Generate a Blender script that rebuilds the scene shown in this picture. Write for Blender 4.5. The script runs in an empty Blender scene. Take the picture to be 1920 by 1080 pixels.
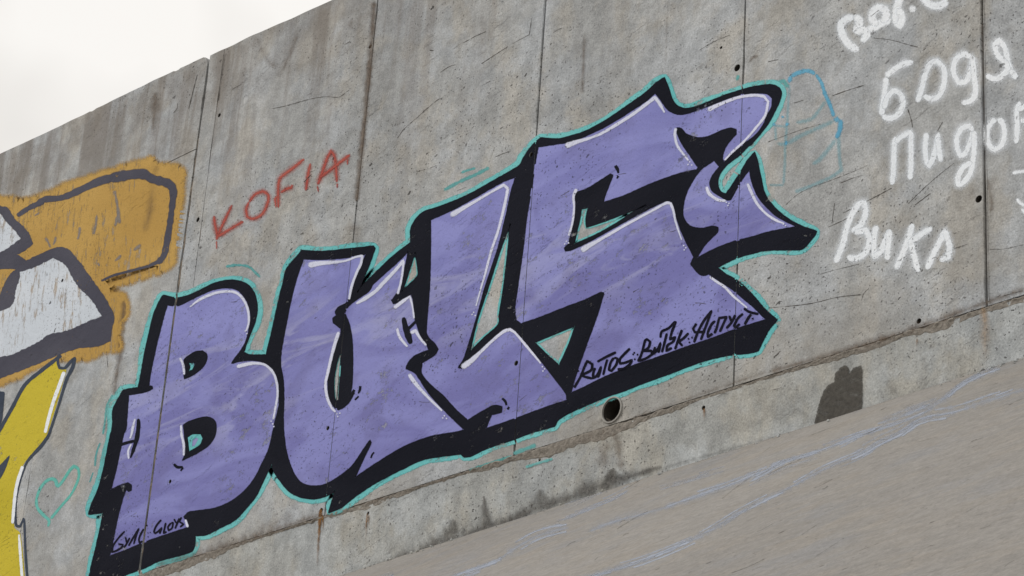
import bpy, bmesh, math, random
import numpy as np
from mathutils import Vector, Matrix, noise
from mathutils.geometry import delaunay_2d_cdt

random.seed(7)
scene = bpy.context.scene
col = scene.collection

# ------------------------------------------------------------------ camera
D = 6.74            # metres from the camera to the wall face
EYE = 1.4           # camera height above the ground
FPX = 4778.2        # focal length in photo pixels (1920 wide)
AX = Vector((0.7003666, -0.26457986, -0.66293598))    # wall direction  (world X) seen in camera axes x right, y down, z forward
AY = Vector((0.71077055, 0.34375427, 0.61370858))     # into the wall   (world Y)
AZ = Vector((0.06551215, -0.90101637, 0.42880958))    # up              (world Z)
cam_d = bpy.data.cameras.new('camera')
cam = bpy.data.objects.new('camera', cam_d); col.objects.link(cam)
right = Vector((AX.x, AY.x, AZ.x)); down = Vector((AX.y, AY.y, AZ.y)); fwd = Vector((AX.z, AY.z, AZ.z))
M = Matrix((right, -down, -fwd)).transposed().to_4x4()
M.translation = Vector((0, -D, EYE))
cam.matrix_world = M
cam_d.sensor_width = 36; cam_d.lens = FPX / 1920 * 36
cam_d.clip_start = 0.1; cam_d.clip_end = 2000
scene.camera = cam

# ------------------------------------------------------------------ sky, sun, exposure
SUN = Vector((-0.36, -0.62, 0.70)).normalized()       # direction towards the veiled sun
w = bpy.data.worlds.new('World'); scene.world = w; w.use_nodes = True
nt = w.node_tree; nt.nodes.clear()
out = nt.nodes.new('ShaderNodeOutputWorld'); bg = nt.nodes.new('ShaderNodeBackground')
sky = nt.nodes.new('ShaderNodeTexSky'); sky.sky_type = 'NISHITA'; sky.sun_disc = False
sky.sun_elevation = math.asin(SUN.z); sky.sun_rotation = math.atan2(SUN.x, SUN.y)
tc = nt.nodes.new('ShaderNodeTexCoord')
cn = nt.nodes.new('ShaderNodeTexNoise'); cn.inputs['Scale'].default_value = 9.0; cn.inputs['Detail'].default_value = 3; cn.inputs['Roughness'].default_value = .45
cr = nt.nodes.new('ShaderNodeValToRGB')
cr.color_ramp.elements[0].position = .38; cr.color_ramp.elements[0].color = (.82, .79, .745, 1)
cr.color_ramp.elements[1].position = .6; cr.color_ramp.elements[1].color = (1.02, .99, .945, 1)
vm = nt.nodes.new('ShaderNodeVectorMath'); vm.operation = 'SCALE'; vm.inputs['Scale'].default_value = 10.0
mx = nt.nodes.new('ShaderNodeMix'); mx.data_type = 'RGBA'; mx.inputs[0].default_value = .93
nt.links.new(tc.outputs['Generated'], cn.inputs['Vector']); nt.links.new(cn.outputs['Fac'], cr.inputs['Fac'])
nt.links.new(cr.outputs['Color'], vm.inputs[0])
nt.links.new(sky.outputs['Color'], mx.inputs[6]); nt.links.new(vm.outputs[0], mx.inputs[7])
nt.links.new(mx.outputs[2], bg.inputs['Color']); bg.inputs['Strength'].default_value = .1
nt.links.new(bg.outputs[0], out.inputs['Surface'])
sl = bpy.data.lights.new('sun', 'SUN'); sl.energy = 1.5; sl.angle = math.radians(40); sl.color = (1, .97, .93)
so = bpy.data.objects.new('sun', sl); col.objects.link(so)
so.rotation_euler = SUN.to_track_quat('Z', 'Y').to_euler(); so.location = (-6, -10, 12)
vs = scene.view_settings
vs.view_transform = 'Standard'; vs.look = 'None'; vs.exposure = 0; vs.gamma = 1; vs.use_curve_mapping = False
scene.cycles.transparent_max_bounces = 24

# ------------------------------------------------------------------ survey: points measured on the photo -> metres on the wall / on the slope
def ray(p):
    d = Vector((p[0] - 960, p[1] - 540, FPX))
    return Vector((d.dot(AX), d.dot(AY), d.dot(AZ)))
def W(p):                      # wall face: (x, z)
    d = ray(p); k = D / d.y
    return (d.x * k, d.z * k + EYE)
SLOPE = .72
ZJ = .5415 * D + EYE; XJ = -.862 * D; TILT = .0212
def slab_z(x, y): return ZJ + TILT * (x - XJ) + SLOPE * y
def S(p):                      # slope: (x, y, z)
    d = ray(p)
    # z = EYE + t dz ; y = -D + t dy ; x = t dx
    t = (ZJ - TILT * XJ - SLOPE * D - EYE) / (d.z - TILT * d.x - SLOPE * d.y)
    return (d.x * t, -D + t * d.y, EYE + t * d.z)

# ------------------------------------------------------------------ node helpers
class G:
    def __init__(s, tree): s.t = tree
    def n(s, k, **kw):
        nd = s.t.nodes.new(k)
        for a, b in kw.items(): setattr(nd, a, b)
        return nd
    def put(s, sock, v):
        if isinstance(v, bpy.types.NodeSocket): s.t.links.new(v, sock)
        else: sock.default_value = v
    def m(s, op, a, b=0.0, c=None, clamp=False):
        nd = s.n('ShaderNodeMath', operation=op, use_clamp=clamp)
        s.put(nd.inputs[0], a); s.put(nd.inputs[1], b)
        if c is not None: s.put(nd.inputs[2], c)
        return nd.outputs[0]
    def vec(s, v, scale=(1, 1, 1), rot=(0, 0, 0), loc=(0, 0, 0)):
        # rotate first, then stretch
        a = s.n('ShaderNodeMapping'); s.put(a.inputs['Vector'], v); a.inputs['Rotation'].default_value = rot; a.inputs['Location'].default_value = loc
        b = s.n('ShaderNodeMapping'); s.t.links.new(a.outputs[0], b.inputs['Vector']); b.inputs['Scale'].default_value = scale
        return b.outputs[0]
    def wallpos(s):            # (x, z) of the wall face as a flat 2D coordinate
        p = s.n('ShaderNodeNewGeometry').outputs['Position']; a = s.n('ShaderNodeSeparateXYZ'); s.t.links.new(p, a.inputs[0])
        c = s.n('ShaderNodeCombineXYZ'); s.t.links.new(a.outputs[0], c.inputs[0]); s.t.links.new(a.outputs[2], c.inputs[1])
        s.dim = '2D'; return c.outputs[0]
    dim = '3D'
    def noise(s, v, scale, detail=4, rough=.55, dist=0):
        nd = s.n('ShaderNodeTexNoise', noise_dimensions=s.dim); s.put(nd.inputs['Vector'], v)
        nd.inputs['Scale'].default_value = scale; nd.inputs['Detail'].default_value = detail
        nd.inputs['Roughness'].default_value = rough; nd.inputs['Distortion'].default_value = dist
        return nd.outputs['Fac']
    def ss(s, v, a, b, lo=0.0, hi=1.0):
        nd = s.n('ShaderNodeMapRange', interpolation_type='SMOOTHSTEP'); s.put(nd.inputs[0], v)
        s.put(nd.inputs[1], a); s.put(nd.inputs[2], b); s.put(nd.inputs[3], lo); s.put(nd.inputs[4], hi)
        return nd.outputs[0]
    def mix(s, f, a, b, mode='MIX'):
        nd = s.n('ShaderNodeMix', data_type='RGBA', blend_type=mode)
        s.put(nd.inputs[0], f); s.put(nd.inputs[6], a); s.put(nd.inputs[7], b)
        return nd.outputs[2]
    def pits(s, v, scale, keep, rmin, rmax):
        nd = s.n('ShaderNodeTexVoronoi', voronoi_dimensions=s.dim); s.put(nd.inputs['Vector'], v); nd.inputs['Scale'].default_value = scale
        sep = s.n('ShaderNodeSeparateColor'); s.t.links.new(nd.outputs['Color'], sep.inputs[0])
        r = s.ss(sep.outputs[0], keep, 1.0, 0.0, 1.0)
        r = s.m('MULTIPLY_ADD', r, rmax - rmin, rmin)
        on = s.m('GREATER_THAN', sep.outputs[0], keep)
        d = s.m('DIVIDE', nd.outputs['Distance'], r)
        return s.m('MULTIPLY', s.ss(d, .55, 1.0, 1.0, 0.0), on)

FADE = W((700, 620))[1]
# relief shared by the bare concrete and by the paint that lies on it
rg = bpy.data.node_groups.new('concrete_relief', 'ShaderNodeTree')
for nm in ('Pits', 'Scratch', 'Height', 'Fine'):
    rg.interface.new_socket(nm, in_out='OUTPUT', socket_type='NodeSocketFloat')
g = G(rg); go = g.n('NodeGroupOutput'); P = g.wallpos()
wn = g.n('ShaderNodeTexNoise', noise_dimensions='2D'); g.t.links.new(P, wn.inputs['Vector']); wn.inputs['Scale'].default_value = 45; wn.inputs['Detail'].default_value = 1
wob = g.n('ShaderNodeVectorMath', operation='MULTIPLY_ADD'); g.t.links.new(wn.outputs['Color'], wob.inputs[0]); wob.inputs[1].default_value = (.02, .02, 0); g.t.links.new(P, wob.inputs[2]); PW = wob.outputs[0]
p1 = g.pits(g.vec(PW, scale=(1, 1.6, 1), rot=(0, 0, -.35)), 15, .78, .02, .10)
p2 = g.pits(g.vec(PW, loc=(3.3, 7.7, 0)), 52, .45, .05, .22)
p3 = g.pits(g.vec(PW, scale=(1, 1.5, 1), rot=(0, 0, -.4), loc=(1.3, 2.7, 0)), 5, .66, .02, .07)
pt = g.m('MAXIMUM', g.m('MAXIMUM', p1, g.m('MULTIPLY', p2, .85)), p3)
big = g.noise(P, 1.5, 3)
pt = g.m('MULTIPLY', pt, g.ss(big, .38, .62, .15, .95))
s1 = g.noise(g.vec(PW, rot=(0, 0, -.30), scale=(7, 95, 1)), 1, 3, .62, .4)
sc = g.m('MULTIPLY', g.ss(s1, .62, .72), g.ss(g.noise(P, 2.3, 3), .46, .66))
fine = g.noise(P, 120, 3, .75)
mid = g.noise(P, 22, 4, .65)
h = g.m('MULTIPLY_ADD', mid, .7, g.m('MULTIPLY', fine, .30))
h = g.m('SUBTRACT', h, g.m('MULTIPLY', pt, .9))
h = g.m('SUBTRACT', h, g.m('MULTIPLY', sc, .45))
for nm, v in (('Pits', pt), ('Scratch', sc), ('Height', h), ('Fine', fine)):
    g.t.links.new(v, go.inputs[nm])

def new_mat(name):
    mt = bpy.data.materials.new(name); mt.use_nodes = True
    t = mt.node_tree; t.nodes.clear(); g = G(t)
    o = g.n('ShaderNodeOutputMaterial'); b = g.n('ShaderNodeBsdfPrincipled')
    t.links.new(b.outputs[0], o.inputs['Surface'])
    return mt, g, b

def concrete(name, base, top_stain=True):
    mt, g, b = new_mat(name)
    P = g.wallpos()
    r = g.n('ShaderNodeGroup'); r.node_tree = rg
    T = lambda *k: tuple(x * y for x, y in zip(base, k)) + (1,)
    c = g.mix(g.ss(g.noise(P, .9, 4), .34, .66), T(.88, .88, .88), T(1.08, 1.08, 1.08))
    c = g.mix(g.ss(g.noise(g.vec(P, scale=(1, .6, 1)), 3.7, 5, .62), .44, .64, 0, .85), c, T(1.02, .965, .89))
    c = g.mix(g.ss(g.noise(g.vec(P, loc=(9, 2, 4)), 2.4, 5, .6), .46, .64, 0, .8), c, T(1.02, 1.05, 1.10))
    oi = g.n('ShaderNodeObjectInfo')           # every pour came out a little different
    pv = g.m('MULTIPLY_ADD', oi.outputs['Random'], .12, .94)
    # cement bloom and grain
    k = g.m('MULTIPLY_ADD', g.noise(P, 34, 4, .72), .44, .78)
    k = g.m('MULTIPLY', g.m('MULTIPLY', k, pv), g.m('MULTIPLY_ADD', r.outputs['Fine'], 1.05, .475))
    k = g.m('MULTIPLY', k, g.ss(g.noise(P, 9, 4, .65), .34, .66, .87, 1.10))
    # board marks: faint vertical runs
    k = g.m('MULTIPLY', k, g.ss(g.noise(g.vec(P, scale=(3.6, .20, 1)), 1, 4, .6), .36, .64, .91, 1.06))
    comb = g.n('ShaderNodeCombineColor'); [g.t.links.new(k, comb.inputs[i]) for i in range(3)]
    c = g.mix(1.0, c, comb.outputs[0], 'MULTIPLY')
    if top_stain:                      # brown run-off stains hanging from the coping
        sx = g.n('ShaderNodeSeparateXYZ'); g.t.links.new(P, sx.inputs[0])
        lf = g.ss(sx.outputs[0], -5.5, -9.6, .22, 1.0)
        hi = g.ss(sx.outputs[1], 6.3, 8.2)
        st = g.noise(g.vec(P, scale=(5.0, .40, 1), loc=(2, 1, 0)), 1, 4, .68)
        f = g.m('MULTIPLY', g.m('MULTIPLY', g.ss(st, .44, .64), hi), lf)
        c = g.mix(g.m('MULTIPLY', f, .62), c, (.18, .158, .14, 1))
        lim = g.m('MULTIPLY', g.m('MULTIPLY', g.ss(sx.outputs[1], 7.4, 8.2), lf), g.ss(g.noise(P, 6, 4), .3, .6, .2, .8))
        c = g.mix(g.m('MULTIPLY', lim, .6), c, (.19, .172, .155, 1))
        # film of splash and hand dirt low on the wall
        low = g.m('MULTIPLY', g.ss(sx.outputs[1], 6.0, 5.3), g.ss(g.noise(P, 2.0, 4), .38, .6))
        c = g.mix(g.m('MULTIPLY', low, .38), c, (.27, .25, .22, 1))
    c = g.mix(g.m('MULTIPLY', r.outputs['Scratch'], .40), c, (.11, .105, .10, 1))
    c = g.mix(g.m('MULTIPLY', r.outputs['Pits'], .9), c, (.045, .043, .042, 1))
    g.put(b.inputs['Base Color'], c); b.inputs['Roughness'].default_value = .92; b.inputs['Specular IOR Level'].default_value = .2
    bp = g.n('ShaderNodeBump'); bp.inputs['Strength'].default_value = .6; bp.inputs['Distance'].default_value = .007
    g.t.links.new(r.outputs['Height'], bp.inputs['Height']); g.t.links.new(bp.outputs[0], b.inputs['Normal'])
    return mt

def paint(name, colr, colr2=None, wear=.6, patch=.5, soft=.5, opac=1.0, rough=.75, wisps=0.0, grit=.55, spec=.12, flake=.12, dirn=(11, 17)):
    """spray paint or brushed paint: the film lets the concrete's pits show, flakes off in patches, thins at its fringe (attribute a)"""
    mt, g, b = new_mat(name)
    P = g.wallpos()
    r = g.n('ShaderNodeGroup'); r.node_tree = rg
    c2 = colr2 or tuple(x * 1.18 for x in colr)
    c = g.mix(g.ss(g.noise(g.vec(P, scale=(1, 1.4, 1)), 1.6, 3), .36, .64), tuple(colr) + (1,), tuple(c2) + (1,))
    c = g.mix(g.ss(r.outputs['Fine'], .35, .7, 0, .30), c, tuple(x * .68 for x in colr) + (1,))
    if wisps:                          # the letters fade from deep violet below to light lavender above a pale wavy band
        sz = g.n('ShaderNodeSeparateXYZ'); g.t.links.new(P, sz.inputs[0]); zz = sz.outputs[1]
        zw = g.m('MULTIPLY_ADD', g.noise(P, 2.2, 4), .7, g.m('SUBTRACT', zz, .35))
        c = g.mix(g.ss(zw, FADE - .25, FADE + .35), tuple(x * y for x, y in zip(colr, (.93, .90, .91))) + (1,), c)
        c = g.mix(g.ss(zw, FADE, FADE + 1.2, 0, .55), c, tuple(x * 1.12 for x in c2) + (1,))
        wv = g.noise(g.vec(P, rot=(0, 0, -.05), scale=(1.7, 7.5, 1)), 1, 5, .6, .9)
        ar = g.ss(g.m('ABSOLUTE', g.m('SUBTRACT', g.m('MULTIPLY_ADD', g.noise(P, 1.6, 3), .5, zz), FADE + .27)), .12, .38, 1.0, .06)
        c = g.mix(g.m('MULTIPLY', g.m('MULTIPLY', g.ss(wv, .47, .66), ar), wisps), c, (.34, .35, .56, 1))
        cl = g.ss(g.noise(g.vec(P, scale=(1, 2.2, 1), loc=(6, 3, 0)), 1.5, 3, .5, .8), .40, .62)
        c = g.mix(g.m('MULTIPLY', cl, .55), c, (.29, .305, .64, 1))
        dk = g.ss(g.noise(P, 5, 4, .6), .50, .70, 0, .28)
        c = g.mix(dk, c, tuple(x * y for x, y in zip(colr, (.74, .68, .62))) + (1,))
    c = g.mix(g.m('MULTIPLY', r.outputs['Scratch'], grit * .9), c, tuple(x * .35 for x in colr) + (1,))
    c = g.mix(g.m('MULTIPLY', r.outputs['Pits'], grit * 1.6), c, (.03, .03, .035, 1))
    g.put(b.inputs['Base Color'], c); b.inputs['Roughness'].default_value = rough; b.inputs['Specular IOR Level'].default_value = spec
    at = g.n('ShaderNodeAttribute', attribute_name='a'); a = at.outputs['Fac']
    sp = g.m('SUBTRACT', g.m('MULTIPLY_ADD', r.outputs['Fine'], .7, g.m('MULTIPLY', g.noise(P, 260, 1), .3)), .5)
    a = g.ss(a, g.m('MULTIPLY_ADD', sp, soft * .5, .02), g.m('MULTIPLY_ADD', sp, soft * 1.3, .32 + .42 * soft))
    # flakes, long in the direction the wall was rubbed
    fl = g.noise(g.vec(P, rot=(0, 0, -.12), scale=dirn + (1,)), 1, 6, .82)
    pa = g.ss(g.noise(g.vec(P, loc=(4, 1, 0)), 1.9, 2), patch, patch + .16, .12, 0.0)
    fk = g.ss(g.m('SUBTRACT', fl, pa), wear - .06, wear + .05, 1.0, flake)
    g.put(b.inputs['Alpha'], g.m('MULTIPLY', g.m('MULTIPLY', a, fk), opac))
    bp = g.n('ShaderNodeBump'); bp.inputs['Strength'].default_value = .6; bp.inputs['Distance'].default_value = .006
    g.t.links.new(r.outputs['Height'], bp.inputs['Height']); g.t.links.new(bp.outputs[0], b.inputs['Normal'])
    return mt

def stain(name, colr, opac, scale=18, lo=.25, hi=.6, stretch=(1, .5, 1), flat=True, var=.45):
    mt, g, b = new_mat(name)
    P = g.wallpos() if flat else g.n('ShaderNodeNewGeometry').outputs['Position']
    n = g.noise(g.vec(P, scale=stretch), scale, 5, .68)
    c = g.mix(g.ss(g.noise(P, 55, 4, .75), .3, .7), tuple(x * (1 - var) for x in colr) + (1,), tuple(x * (1 + var) for x in colr) + (1,))
    g.put(b.inputs['Base Color'], c); b.inputs['Roughness'].default_value = .9; b.inputs['Specular IOR Level'].default_value = .15
    at = g.n('ShaderNodeAttribute', attribute_name='a')
    f = g.ss(g.m('MULTIPLY', at.outputs['Fac'], g.m('MULTIPLY_ADD', n, 1.6, .1)), lo, hi)
    g.put(b.inputs['Alpha'], g.m('MULTIPLY', f, opac))
    return mt

def plain(name, colr, rough=.9, bump=.5, scale=40, var=.35):
    mt, g, b = new_mat(name)
    P = g.n('ShaderNodeNewGeometry').outputs['Position']
    n = g.noise(P, scale, 5, .65)
    g.put(b.inputs['Base Color'], g.mix(n, tuple(x * (1 - var) for x in colr) + (1,), tuple(x * (1 + var) for x in colr) + (1,)))
    b.inputs['Roughness'].default_value = rough; b.inputs['Specular IOR Level'].default_value = .2
    bp = g.n('ShaderNodeBump'); bp.inputs['Strength'].default_value = bump; bp.inputs['Distance'].default_value = .006
    g.t.links.new(n, bp.inputs['Height']); g.t.links.new(bp.outputs[0], b.inputs['Normal'])
    return mt

def slab_mat():
    mt, g, b = new_mat('slope_concrete')
    P = g.n('ShaderNodeNewGeometry').outputs['Position']
    base = (.258, .246, .231)
    n1 = g.noise(P, .8, 4); n2 = g.noise(P, 5, 5, .65); n3 = g.noise(P, 95, 4, .78); n4 = g.noise(P, 26, 4, .7)
    c = g.mix(g.ss(n1, .3, .7), tuple(x * .93 for x in base) + (1,), tuple(x * 1.07 for x in base) + (1,))
    c = g.mix(g.ss(n2, .45, .68, 0, .6), c, (base[0] * 1.05, base[1] * 1.01, base[2] * .95, 1))
    c = g.mix(g.ss(g.noise(g.vec(P, loc=(4, 1, 1)), 3.1, 5, .65), .5, .7, 0, .6), c, (base[0] * .92, base[1] * .97, base[2] * 1.06, 1))
    br = g.noise(g.vec(P, rot=(0, 0, .10), scale=(3.0, 26, 26)), 1, 5, .72, .6)
    k = g.m('MULTIPLY', g.m('MULTIPLY_ADD', n3, .8, .60), g.ss(br, .3, .7, .95, 1.04))
    k = g.m('MULTIPLY', k, g.ss(n4, .3, .7, .90, 1.08))
    comb = g.n('ShaderNodeCombineColor'); [g.t.links.new(k, comb.inputs[i]) for i in range(3)]
    c = g.mix(1.0, c, comb.outputs[0], 'MULTIPLY')
    # drag marks, pebbles torn out, small pits
    d1 = g.noise(g.vec(P, rot=(0, 0, .16), scale=(5.0, 60, 30)), 1, 4, .7, .5)
    dm = g.m('MULTIPLY', g.ss(d1, .62, .74), g.ss(g.noise(P, 1.9, 4), .46, .62))
    c = g.mix(g.m('MULTIPLY', dm, .5), c, (.09, .08, .07, 1))
    pt = g.m('MAXIMUM', g.pits(P, 14, .80, .03, .16), g.m('MULTIPLY', g.pits(P, 42, .62, .05, .22), .7))
    pt = g.m('MULTIPLY', pt, g.ss(g.noise(P, 1.4, 3), .36, .6, .2, 1))
    c = g.mix(g.m('MULTIPLY', pt, .7), c, (.075, .068, .06, 1))
    g.put(b.inputs['Base Color'], c); b.inputs['Roughness'].default_value = .92; b.inputs['Specular IOR Level'].default_value = .15
    h = g.m('SUBTRACT', g.m('MULTIPLY_ADD', n4, .6, g.m('MULTIPLY', n3, .4)), g.m('MULTIPLY', g.m('MAXIMUM', pt, dm), .6))
    bp = g.n('ShaderNodeBump'); bp.inputs['Strength'].default_value = .8; bp.inputs['Distance'].default_value = .008
    g.t.links.new(h, bp.inputs['Height']); g.t.links.new(bp.outputs[0], b.inputs['Normal'])
    return mt

MAT = dict(
    panel=concrete('panel_concrete', (.372, .383, .389)),
    footing=concrete('footing_concrete', (.372, .383, .378), False),
    joint=plain('joint_dirt', (.16, .135, .11), scale=60),
    mortar=plain('mortar', (.225, .205, .18), scale=60, bump=1.0, var=.75),
    hole=plain('hole_dirt_shade', (.045, .04, .035)),  # near-black; in the drain bore this colour carries the inner shade
    pipe=plain('pipe_plastic', (.33, .32, .30), scale=30, var=.2),
    sealant=plain('sealant', (.19, .16, .13), scale=38, var=.85),
    slab=slab_mat(), ground=plain('ground_soil', (.22, .2, .17), scale=3),
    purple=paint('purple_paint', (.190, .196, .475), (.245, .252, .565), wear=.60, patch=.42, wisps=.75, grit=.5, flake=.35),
    black=paint('black_paint', (.0075, .0085, .015), (.011, .012, .02), wear=.645, patch=.40, grit=.2, rough=.85, spec=.06, flake=.25),
    teal=paint('teal_paint', (.135, .485, .505), (.18, .54, .55), wear=.585, patch=.36, soft=.7),
    white=paint('white_highlight', (.62, .65, .80), (.68, .70, .86), wear=.62, soft=.8),
    tagwhite=paint('white_tag_paint', (.80, .85, .91), (.85, .89, .94), wear=.70, soft=.7, grit=.4),
    red=paint('red_tag_paint', (.47, .11, .085), (.39, .072, .06), wear=.64, soft=1.0, opac=.85, grit=.35),
    blue=paint('blue_tag_paint', (.10, .38, .60), (.16, .46, .66), wear=.58, patch=.5, soft=1.0, opac=.85),
    faint=paint('faint_blue_paint', (.25, .50, .58), (.28, .52, .6), wear=.54, patch=.6, soft=1.2, opac=.42),
    mint=paint('mint_paint', (.13, .50, .44), (.17, .55, .50), wear=.63, soft=.9, opac=.9),
    tealmist=paint('teal_overspray', (.10, .42, .44), (.14, .48, .48), wear=.55, patch=.56, soft=1.2, opac=.7),
    ochre=paint('ochre_paint', (.47, .288, .075), (.53, .335, .095), wear=.58, patch=.40, flake=.35, dirn=(24, 5), soft=1.5, grit=.5),
    slate=paint('slate_paint', (.062, .062, .088), (.08, .08, .108), wear=.64, soft=.8, grit=.3),
    chalk=paint('chalk_white_paint', (.60, .655, .73), (.66, .71, .78), wear=.58, patch=.38, soft=.7, flake=.35, dirn=(22, 4)),
    yellow=paint('yellow_paint', (.52, .43, .03), (.58, .475, .04), wear=.6, patch=.5, grit=.5),
    navy=paint('navy_line_paint', (.035, .05, .08), (.05, .065, .095), wear=.63, soft=.7),
    ink=paint('black_marker_paint', (.008, .008, .016), (.011, .011, .02), wear=.66, soft=.5, rough=.9, spec=.05),
    wet=stain('dark_patch', (.078, .073, .065), .88, 26, .24, .95, (.6, 1.4, 1), True, .22),
    damp=stain('damp_stain', (.12, .115, .108), .8, 15, .1, .95),
    brown=stain('brown_stain', (.16, .12, .09), .6, 12, .1, .95),
    rust=stain('rust_stain', (.20, .10, .035), .85, 26, .1, .7),
    rustpale=stain('pale_rust_stain', (.40, .27, .16), .55, 10, .1, .9),
    crack=stain('crack_line', (.085, .078, .07), .72, 40, .2, .5),
    streak=stain('chalky_streak', (.35, .385, .455), .85, 17, .16, 1.0, (.7, 2.0, 2.0), False, .06),
    slabstain=stain('slope_stain', (.13, .118, .105), .5, 20, .3, .95, (.5, 3, 3), False),
)

# ------------------------------------------------------------------ object helpers
def link(name, me, parent=None, mat=None):
    o = bpy.data.objects.new(name, me); col.objects.link(o)
    if mat is not None: me.materials.append(mat)
    if parent is not None: o.parent = parent
    return o
def mesh_obj(name, V, F, mat, parent=None, attr=None, smooth=False):
    me = bpy.data.meshes.new(name); me.from_pydata(V, [], F); me.update()
    if attr is not None:
        at = me.attributes.new('a', 'FLOAT', 'POINT'); at.data.foreach_set('value', attr)
    if smooth: me.polygons.foreach_set('use_smooth', [True] * len(F))
    return link(name, me, parent, mat)

# formwork joints of the wall (x in metres)
J = dict(j0=-1.450 * D, jb=-1.4305 * D, j1=-1.2465 * D, j2=-1.0675 * D, j3=-.8890 * D, j4=-.7138 * D)
GAP0 = .0085; GAP = .0048
joint_cuts = [(J['j0'], GAP0)] + [(J[k], .0017) for k in ('j1', 'j2', 'j3')]
LEDGE = .5800 * D + EYE
# tie holes: photo x, y, radius in photo pixels
HOLES = [(1382, 127, 6), (1835, 373, 5.5), (694, 87, 4.5), (660, 433, 4), (602, 957, 4.5), (411, 216, 4.5),
         (371, 412, 5), (1352, 89, 2.6), (996, 290, 4.5), (1390, 533, 4.5), (968, 681, 4.5), (615, 803, 4), (319, 903, 4),
         (1841, 566, 6.5), (117, 526, 4), (1723, 632, 4), (1318, 764, 3.5), (1011, 861, 3), (689, 962, 3), (632, 330, 0)]
HOLES = [(W((x, y)), r * .0027) for x, y, r in HOLES if r > 0]
HOLES = [h for h in HOLES if not (LEDGE - .035 < h[0][1] < LEDGE + .0)] + [((h[0][0], LEDGE + .03), h[1]) for h in HOLES if LEDGE - .035 < h[0][1] < LEDGE]
DRAIN = (W((1148, 769)), .0575)

# ------------------------------------------------------------------ curves on the photo plane
def cat(pts, closed=False, step=2.5, corner=42):
    """Catmull-Rom through the measured points, keeping corners sharper than `corner` degrees"""
    P = [np.array(p, float) for p in pts]; n = len(P)
    dim = len(P[0])
    def sharp(i):
        a = P[i][:2] - P[i - 1][:2]; b = P[(i + 1) % n][:2] - P[i][:2]
        la, lb = np.linalg.norm(a), np.linalg.norm(b)
        if la < 1e-6 or lb < 1e-6: return True
        return math.degrees(math.acos(max(-1, min(1, float(a @ b) / la / lb)))) > corner
    res = []
    rng = range(n) if closed else range(n - 1)
    for i in rng:
        p1, p2 = P[i], P[(i + 1) % n]
        s1 = (not closed and i == 0) or sharp(i); s2 = (not closed and i == n - 2) or sharp((i + 1) % n)
        p0 = p1 * 2 - p2 if s1 else P[i - 1]
        p3 = p2 * 2 - p1 if s2 else P[(i + 2) % n]
        L = np.linalg.norm((p2 - p1)[:2]); k = max(1, int(L / step))
        # limit tangents so that short pieces beside long ones do not overshoot
        m1 = (p2 - p0) / 2; m2 = (p3 - p1) / 2
        for mm in (m1, m2):
            l = np.linalg.norm(mm[:2])
            if l > L * 1.2: mm *= L * 1.2 / l
        for j in range(k):
            t = j / k
            h00 = 2*t**3 - 3*t**2 + 1; h10 = t**3 - 2*t**2 + t; h01 = -2*t**3 + 3*t**2; h11 = t**3 - t**2
            q = h00 * p1 + h10 * m1 + h01 * p2 + h11 * m2
            if dim > 2:
                q[2:] = p1[2:] * (1 - t) + p2[2:] * t
            res.append(q)
    if not closed: res.append(P[-1])
    return np.array(res)
def normals(C, closed):
    if closed: T = np.roll(C, -1, 0)[:, :2] - np.roll(C, 1, 0)[:, :2]
    else:
        T = np.gradient(C[:, :2], axis=0)
    l = np.linalg.norm(T, axis=1); l[l == 0] = 1; T = T / l[:, None]
    return np.stack([-T[:, 1], T[:, 0]], 1)
def area(C): return .5 * float(np.sum(C[:, 0] * np.roll(C[:, 1], -1) - np.roll(C[:, 0], -1) * C[:, 1]))
def jit(C, amp, sc=.12, seed=0):
    N = normals(C, True)
    k = np.array([noise.noise(Vector((p[0] * sc, p[1] * sc, seed))) + .6 * noise.noise(Vector((p[0] * sc * 3, p[1] * sc * 3, seed + 5))) for p in C])
    return C + N * (amp * k)[:, None]
def grow(C, r):                # r > 0 outwards
    N = normals(C, True) * (-1 if area(C) > 0 else 1)
    return C + N * r
def inside(pts, poly):
    x, y = pts[:, 0], pts[:, 1]; c = np.zeros(len(pts), bool)
    xs, ys = poly[:, 0], poly[:, 1]; xn, yn = np.roll(xs, -1), np.roll(ys, -1)
    for i in range(len(poly)):
        if ys[i] == yn[i]: continue
        k = ((ys[i] > y) != (yn[i] > y)) & (x < (xn[i] - xs[i]) * (y - ys[i]) / (yn[i] - ys[i]) + xs[i])
        c ^= k
    return c
def circle(cx, cz, r, n=14): return np.array([(cx + r * math.cos(2 * math.pi * i / n), cz + r * math.sin(2 * math.pi * i / n)) for i in range(n)])
def to_wall(C): return np.array([W(p) for p in C])

def triangulate(loops, keep, lines=()):
    pts, edges = [], []
    for L in loops:
        b = len(pts); n = len(L)
        pts += [Vector((float(p[0]), float(p[1]))) for p in L]; edges += [(b + i, b + (i + 1) % n) for i in range(n)]
    for a, c in lines:
        b = len(pts); pts += [Vector(a), Vector(c)]; edges.append((b, b + 1))
    v, e, f, *_ = delaunay_2d_cdt(pts, edges, [], 0, 1e-6)
    V = np.array([(p.x, p.y) for p in v]); F = [tuple(t) for t in f]
    cen = np.array([V[list(t)].mean(0) for t in F])
    k = keep(cen)
    return V, [t for t, q in zip(F, k) if q]

def skip_gap(x): return any(abs(x - gx) < gw for gx, gw in joint_cuts)

def thing(o, cat='graffiti', group=None):
    o['category'] = cat
    if group: o['group'] = group
    return o

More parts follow.
